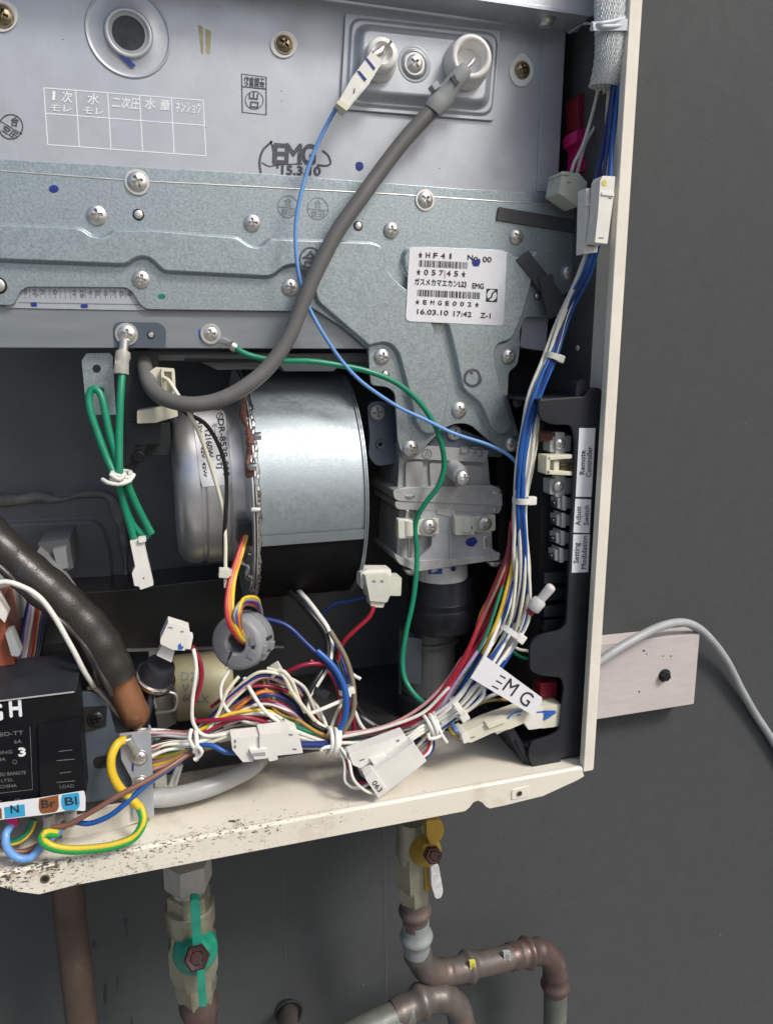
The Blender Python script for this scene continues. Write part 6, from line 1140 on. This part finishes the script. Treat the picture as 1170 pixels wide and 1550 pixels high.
# ------------------------------------------------------------------ BOARD, BOLT, OUTDOOR CABLE
wb = thing('wooden_board', 'pale pinkish painted board fixed to the wall right of the heater', 'board', P(980, 1020, 140))
mb = MB(); mb.prism([(880, 978), (1059, 959), (1050, 1066), (880, 1093)], 134, 157.5); obj('board', mb, M['wood'], wb, bevel=1.2)
mb = MB(); mb.lathe(P(1005, 1022, 134), (0, -1, 0), [(0, 7.4), (1, 7.4), (1.6, 6.2)], seg=30); bo = obj('washer', mb, M['bolt'], wb)
mb = MB(); mb.lathe(P(1005, 1022, 132.4), (0, -1, 0), [(0, 5.6), (4.4, 5.6), (5.2, 4.9)], seg=6); obj('hex_head', mb, M['bolt'], bo, smooth=20)
mb = MB()
for x, y, r in ((974, 985, 1.6), (978, 990, 1), (1003, 993, 1.1), (1015, 993, 1.2), (967, 1047, 1.4)): mb.flat(plane(134), circ(x, y, r, n=8), .2)
obj('nail_hole', mb, M['ink'], wb, smooth=0, kind='stuff')
W('grey', 'grey outdoor cable arching over the board and hanging down the wall at the right', [(870, 1025, 110), (900, 1006, 112), (935, 982, 116), (970, 962, 122), (1000, 948, 128), (1030, 942, 132), (1052, 948, 134), (1075, 968, 140), (1100, 1002, 146), (1122, 1045, 150), (1145, 1085, 152), (1165, 1115, 152), (1190, 1160, 152), (1215, 1220, 152)], 4.6, m=M['cablegrey'], name='cable', cat='cable', seg=16)

# ------------------------------------------------------------------ PIPES BELOW
bpp = thing('brown_pipe', 'brown painted pipe dropping straight down from the tray at the lower left', 'pipe', P(110, 1430, 60))
mb = MB(); mb.tube([P(101, 1300, 70), P(106, 1380, 70), P(116, 1470, 70), P(130, 1600, 70)], 12.4, 30); obj('pipe_wall', mb, M['pipe'], bpp, smooth=60)
YG = 30
wv = thing('water_valve', 'nickel water valve with a translucent green handle below the tray', 'valve', P(292, 1440, YG))
def lv(parent, xt, yt, xb_, yb, Y, prof, m, name, seg=40, a0=0, smooth=40):
    a, b = P(xt, yt, Y), P(xb_, yb, Y); L = (a - b).length / MM; mb = MB(); mb.lathe(a, b - a, [(t * L, r) for t, r in prof], seg=seg, a0=a0, a1=a0 + 2 * math.pi, ref=(0, -1, .01)); return obj(name, mb, m, parent, smooth=smooth)
lv(wv, 284, 1300, 286, 1340, YG, [(0, 18.5), (.85, 18.5), (1, 16.8)], M['grayfit'], 'top_nut', 6, .35, 20)
lv(wv, 286, 1332, 286, 1356, YG, [(0, 13.5), (.7, 13), (1, 12)], M['zinc'], 'gasket')
lv(wv, 286, 1347, 288, 1384, YG, [(0, 14), (.05, 16.8), (.85, 17.2), (1, 16.4)], M['olive'], 'lower_nut', 6, .3, 20)
lv(wv, 287, 1368, 290, 1402, YG, [(0, 18.5), (.08, 19.4), (.75, 19), (1, 17.4)], M['olive'], 'collar', 48)
lv(wv, 290, 1396, 295, 1480, YG, [(0, 17.2), (.22, 17.2), (.35, 20.4), (.72, 20.2), (1, 16.6)], M['olive'], 'valve_body', 8, .39, 25)
lv(wv, 296, 1474, 300, 1510, YG, [(0, 17), (.6, 16.8), (1, 14.6)], M['olive'], 'hex_end', 6, .3, 20)
lv(wv, 299, 1498, 306, 1560, YG, [(0, 13.5), (.2, 14.5), (.32, 16), (.45, 15.6), (.6, 13.4), (1, 13)], M['fitr'], 'copper_socket', 40)
mb = MB(); c0, c1 = P(296, 1437, YG - 12), P(298, 1448, YG - 40); dd = (c1 - c0).normalized()
mb.lathe(c0, dd, [(0, 16.5), (4, 17.2), (8, 16), (10, 13), (20, 11), (22, 9)], seg=44); gh = obj('green_hub', mb, M['greenh'], wv, smooth=45)
pbox('handle_wing', [(288, 1362, 5), (303, 1362, 5), (306, 1432, 2), (292, 1434, 2)], YG - 38, YG - 31, 'greenh', wv, 1, 3)
pbox('handle_wing', [(298, 1470, 2), (310, 1470, 2), (314, 1524, 3), (302, 1524, 3)], YG - 34, YG - 28, 'greenh', wv, 1, 3)
mb = MB(); mb.lathe(c1 + dd * .001, dd, [(-2, 9.4), (6, 9.4), (7, 8.2), (6.6, 5.4), (4.6, 5.2)], seg=6, a0=.2, a1=.2 + 2 * math.pi, caps=False); mb.lathe(c1 + dd * .004, dd, [(0, 4.8), (3, 4.2)], seg=20); obj('handle_nut', mb, M['nut'], wv, smooth=25)

YV = 60
gvv = thing('gas_cock', 'nickel gas cock with a yellow handle and a whitened lever below the tray', 'valve', P(630, 1290, YV))
lv(gvv, 624, 1238, 624, 1300, YV, [(0, 14.5), (.5, 14.5), (.75, 15.5), (1, 14.2)], M['olive'], 'valve_neck', 40)
lv(gvv, 624, 1285, 626, 1340, YV, [(0, 15), (.1, 16.4), (.9, 16.2), (1, 15)], M['olive'], 'hex_body', 6, .5, 20)
lv(gvv, 626, 1334, 627, 1362, YV, [(0, 14), (.1, 15), (.8, 14.6), (1, 13)], M['olive'], 'lower_nut', 6, .3, 20)
c0, c1 = P(640, 1284, YV - 8), P(655, 1294, YV - 40); dd = (c1 - c0).normalized()
mb = MB(); mb.lathe(c0, dd, [(0, 13), (6, 14.5), (12, 14), (20, 11), (26, 8)], seg=36); obj('yellow_hub', mb, M['yellowh'], gvv, smooth=45)
pbox('handle_wing', [(645, 1242, 4), (668, 1240, 6), (673, 1255, 6), (669, 1270, 4), (652, 1280, 2), (646, 1266, 3)], YV - 30, YV - 22, 'yellowh', gvv, 1.2, 3)
pbox('handle_wing', [(642, 1305, 2), (655, 1308, 2), (656, 1346, 3), (644, 1352, 3)], YV - 16, YV - 8, 'yellowh', gvv, 1, 3)
pbox('white_lever', [(652, 1312, 2), (664, 1310, 2), (671, 1350, 6), (667, 1360, 4), (659, 1361, 4), (653, 1340, 2)], YV - 24, YV - 18, 'whiteh', gvv, 1.4, 3)
mb = MB(); mb.lathe(c1, dd, [(-4, 7.8), (3, 7.8), (4, 6.6), (3.8, 4.6), (2, 4.4)], seg=6, a0=.2, a1=.2 + 2 * math.pi, caps=False); mb.lathe(c1 + dd * .002, dd, [(0, 4), (2.4, 3.4)], seg=16); obj('handle_nut', mb, M['nut'], gvv, smooth=25)

def fit(parent, pts, base, bumps, m, name, seg=30, step=.0012):
    q = catmull([P(*p) for p in pts], step); n = len(q); rr = []
    for i in range(n):
        t = i / (n - 1); r = base
        for c, w, h in bumps: r += h * math.exp(-((t - c) / w) ** 2)
        rr.append(r)
    mb = MB(); mb.tube(q, rr, seg); return obj(name, mb, m, parent, smooth=60)
gp = thing('gas_pipe', 'tarnished press fitted copper pipe bending right and down under the gas cock', 'pipe', P(720, 1440, 70))
fit(gp, ((627, 1350, 62), (628, 1375, 63), (629, 1400, 64)), 12.2, ((.55, .12, 3.4),), M['fit'], 'press_socket')
fit(gp, ((629, 1392, 64), (630, 1415, 65), (631, 1440, 66)), 12.6, ((.5, .14, 3.2),), mat('zinc_painted_fitting', (.34, .38, .38), .4, .3, col2=(.26, .29, .29), vs=40, bump=.1), 'press_socket')
fit(gp, ((630, 1430, 66), (634, 1448, 67), (645, 1466, 69), (664, 1473, 72), (690, 1469, 76), (720, 1460, 80)), 12.6, ((.12, .04, 1.2), (.62, .03, 1.4), (.90, .045, 3.6)), M['fit'], 'elbow')
fit(gp, ((705, 1464, 78), (745, 1455, 84), (790, 1444, 90)), 12.2, ((.0, .2, 0),), M['fit'], 'straight_pipe')
fit(gp, ((770, 1449, 88), (790, 1444, 91), (815, 1440, 95), (833, 1450, 97), (840, 1472, 97), (840, 1500, 97)), 12.8, ((.06, .05, 1.0), (.22, .04, 3.6), (.36, .03, 1.0), (.78, .03, 1.2), (.92, .045, 3.4)), M['fitr'], 'elbow')
fit(gp, ((840, 1490, 97), (840, 1530, 97), (838, 1580, 97)), 12.6, (), M['fitg'], 'straight_pipe')
def band(parent, x, y, Y, w, h, a, m, tx):
    s = lambda u, v, off=0: P(u, v, Y, off); mb = MB(); mb.prism(rect(x, y, w, h, a), Y, Y + 3); b = obj('marker_tag', mb, M[m], parent, bevel=.2)
    mb = MB(); text(mb, plane(Y), tx, x, y, 5, 90 + a * -1, h * .6); obj('printing', mb, M['ink'], b, smooth=0, kind='stuff')
band(gp, 716, 1466, 66.5, 9, 21, -4, 'yellowmark', 'EPO'); band(gp, 768, 1452, 76, 11, 22, -4, 'boot', 'GO')
wp3 = thing('lower_pipe', 'grey green pipe with a press elbow rising from the bottom edge under the gas pipe', 'pipe', P(640, 1520, 60))
fit(wp3, ((470, 1605, 40), (540, 1566, 46), (620, 1528, 54)), 13.4, (), M['fitg'], 'straight_pipe')
fit(wp3, ((596, 1537, 52), (620, 1525, 55), (645, 1513, 58), (670, 1510, 60), (690, 1522, 62), (698, 1548, 62), (700, 1590, 62)), 13, ((.05, .05, 1.2), (.22, .04, 3.8), (.38, .03, 1), (.8, .04, 1.4)), M['fit'], 'elbow')
wp4 = thing('wall_pipe', 'short pipe coming out of a ringed hole in the wall at the bottom edge', 'pipe', P(435, 1530, 150))
mb = MB(); mb.lathe(P(437, 1532, 158), (0, -1, 0), [(-1, 15.5), (1.6, 15.2), (2.2, 14), (1.6, 13), (-1, 12.8)], seg=44, caps=False); obj('wall_ring', mb, M['darksteel'], wp4, smooth=50)
mb = MB(); mb.flat(plane(158), circ(437, 1532, 21), .2); obj('ring_hole', mb, M['cavity'], wp4, smooth=0)
mb = MB(); mb.tube([P(437, 1532, 162), P(436, 1545, 130), P(434, 1570, 90)], 9.8, 26); obj('pipe_wall', mb, M['fit'], wp4, smooth=60)
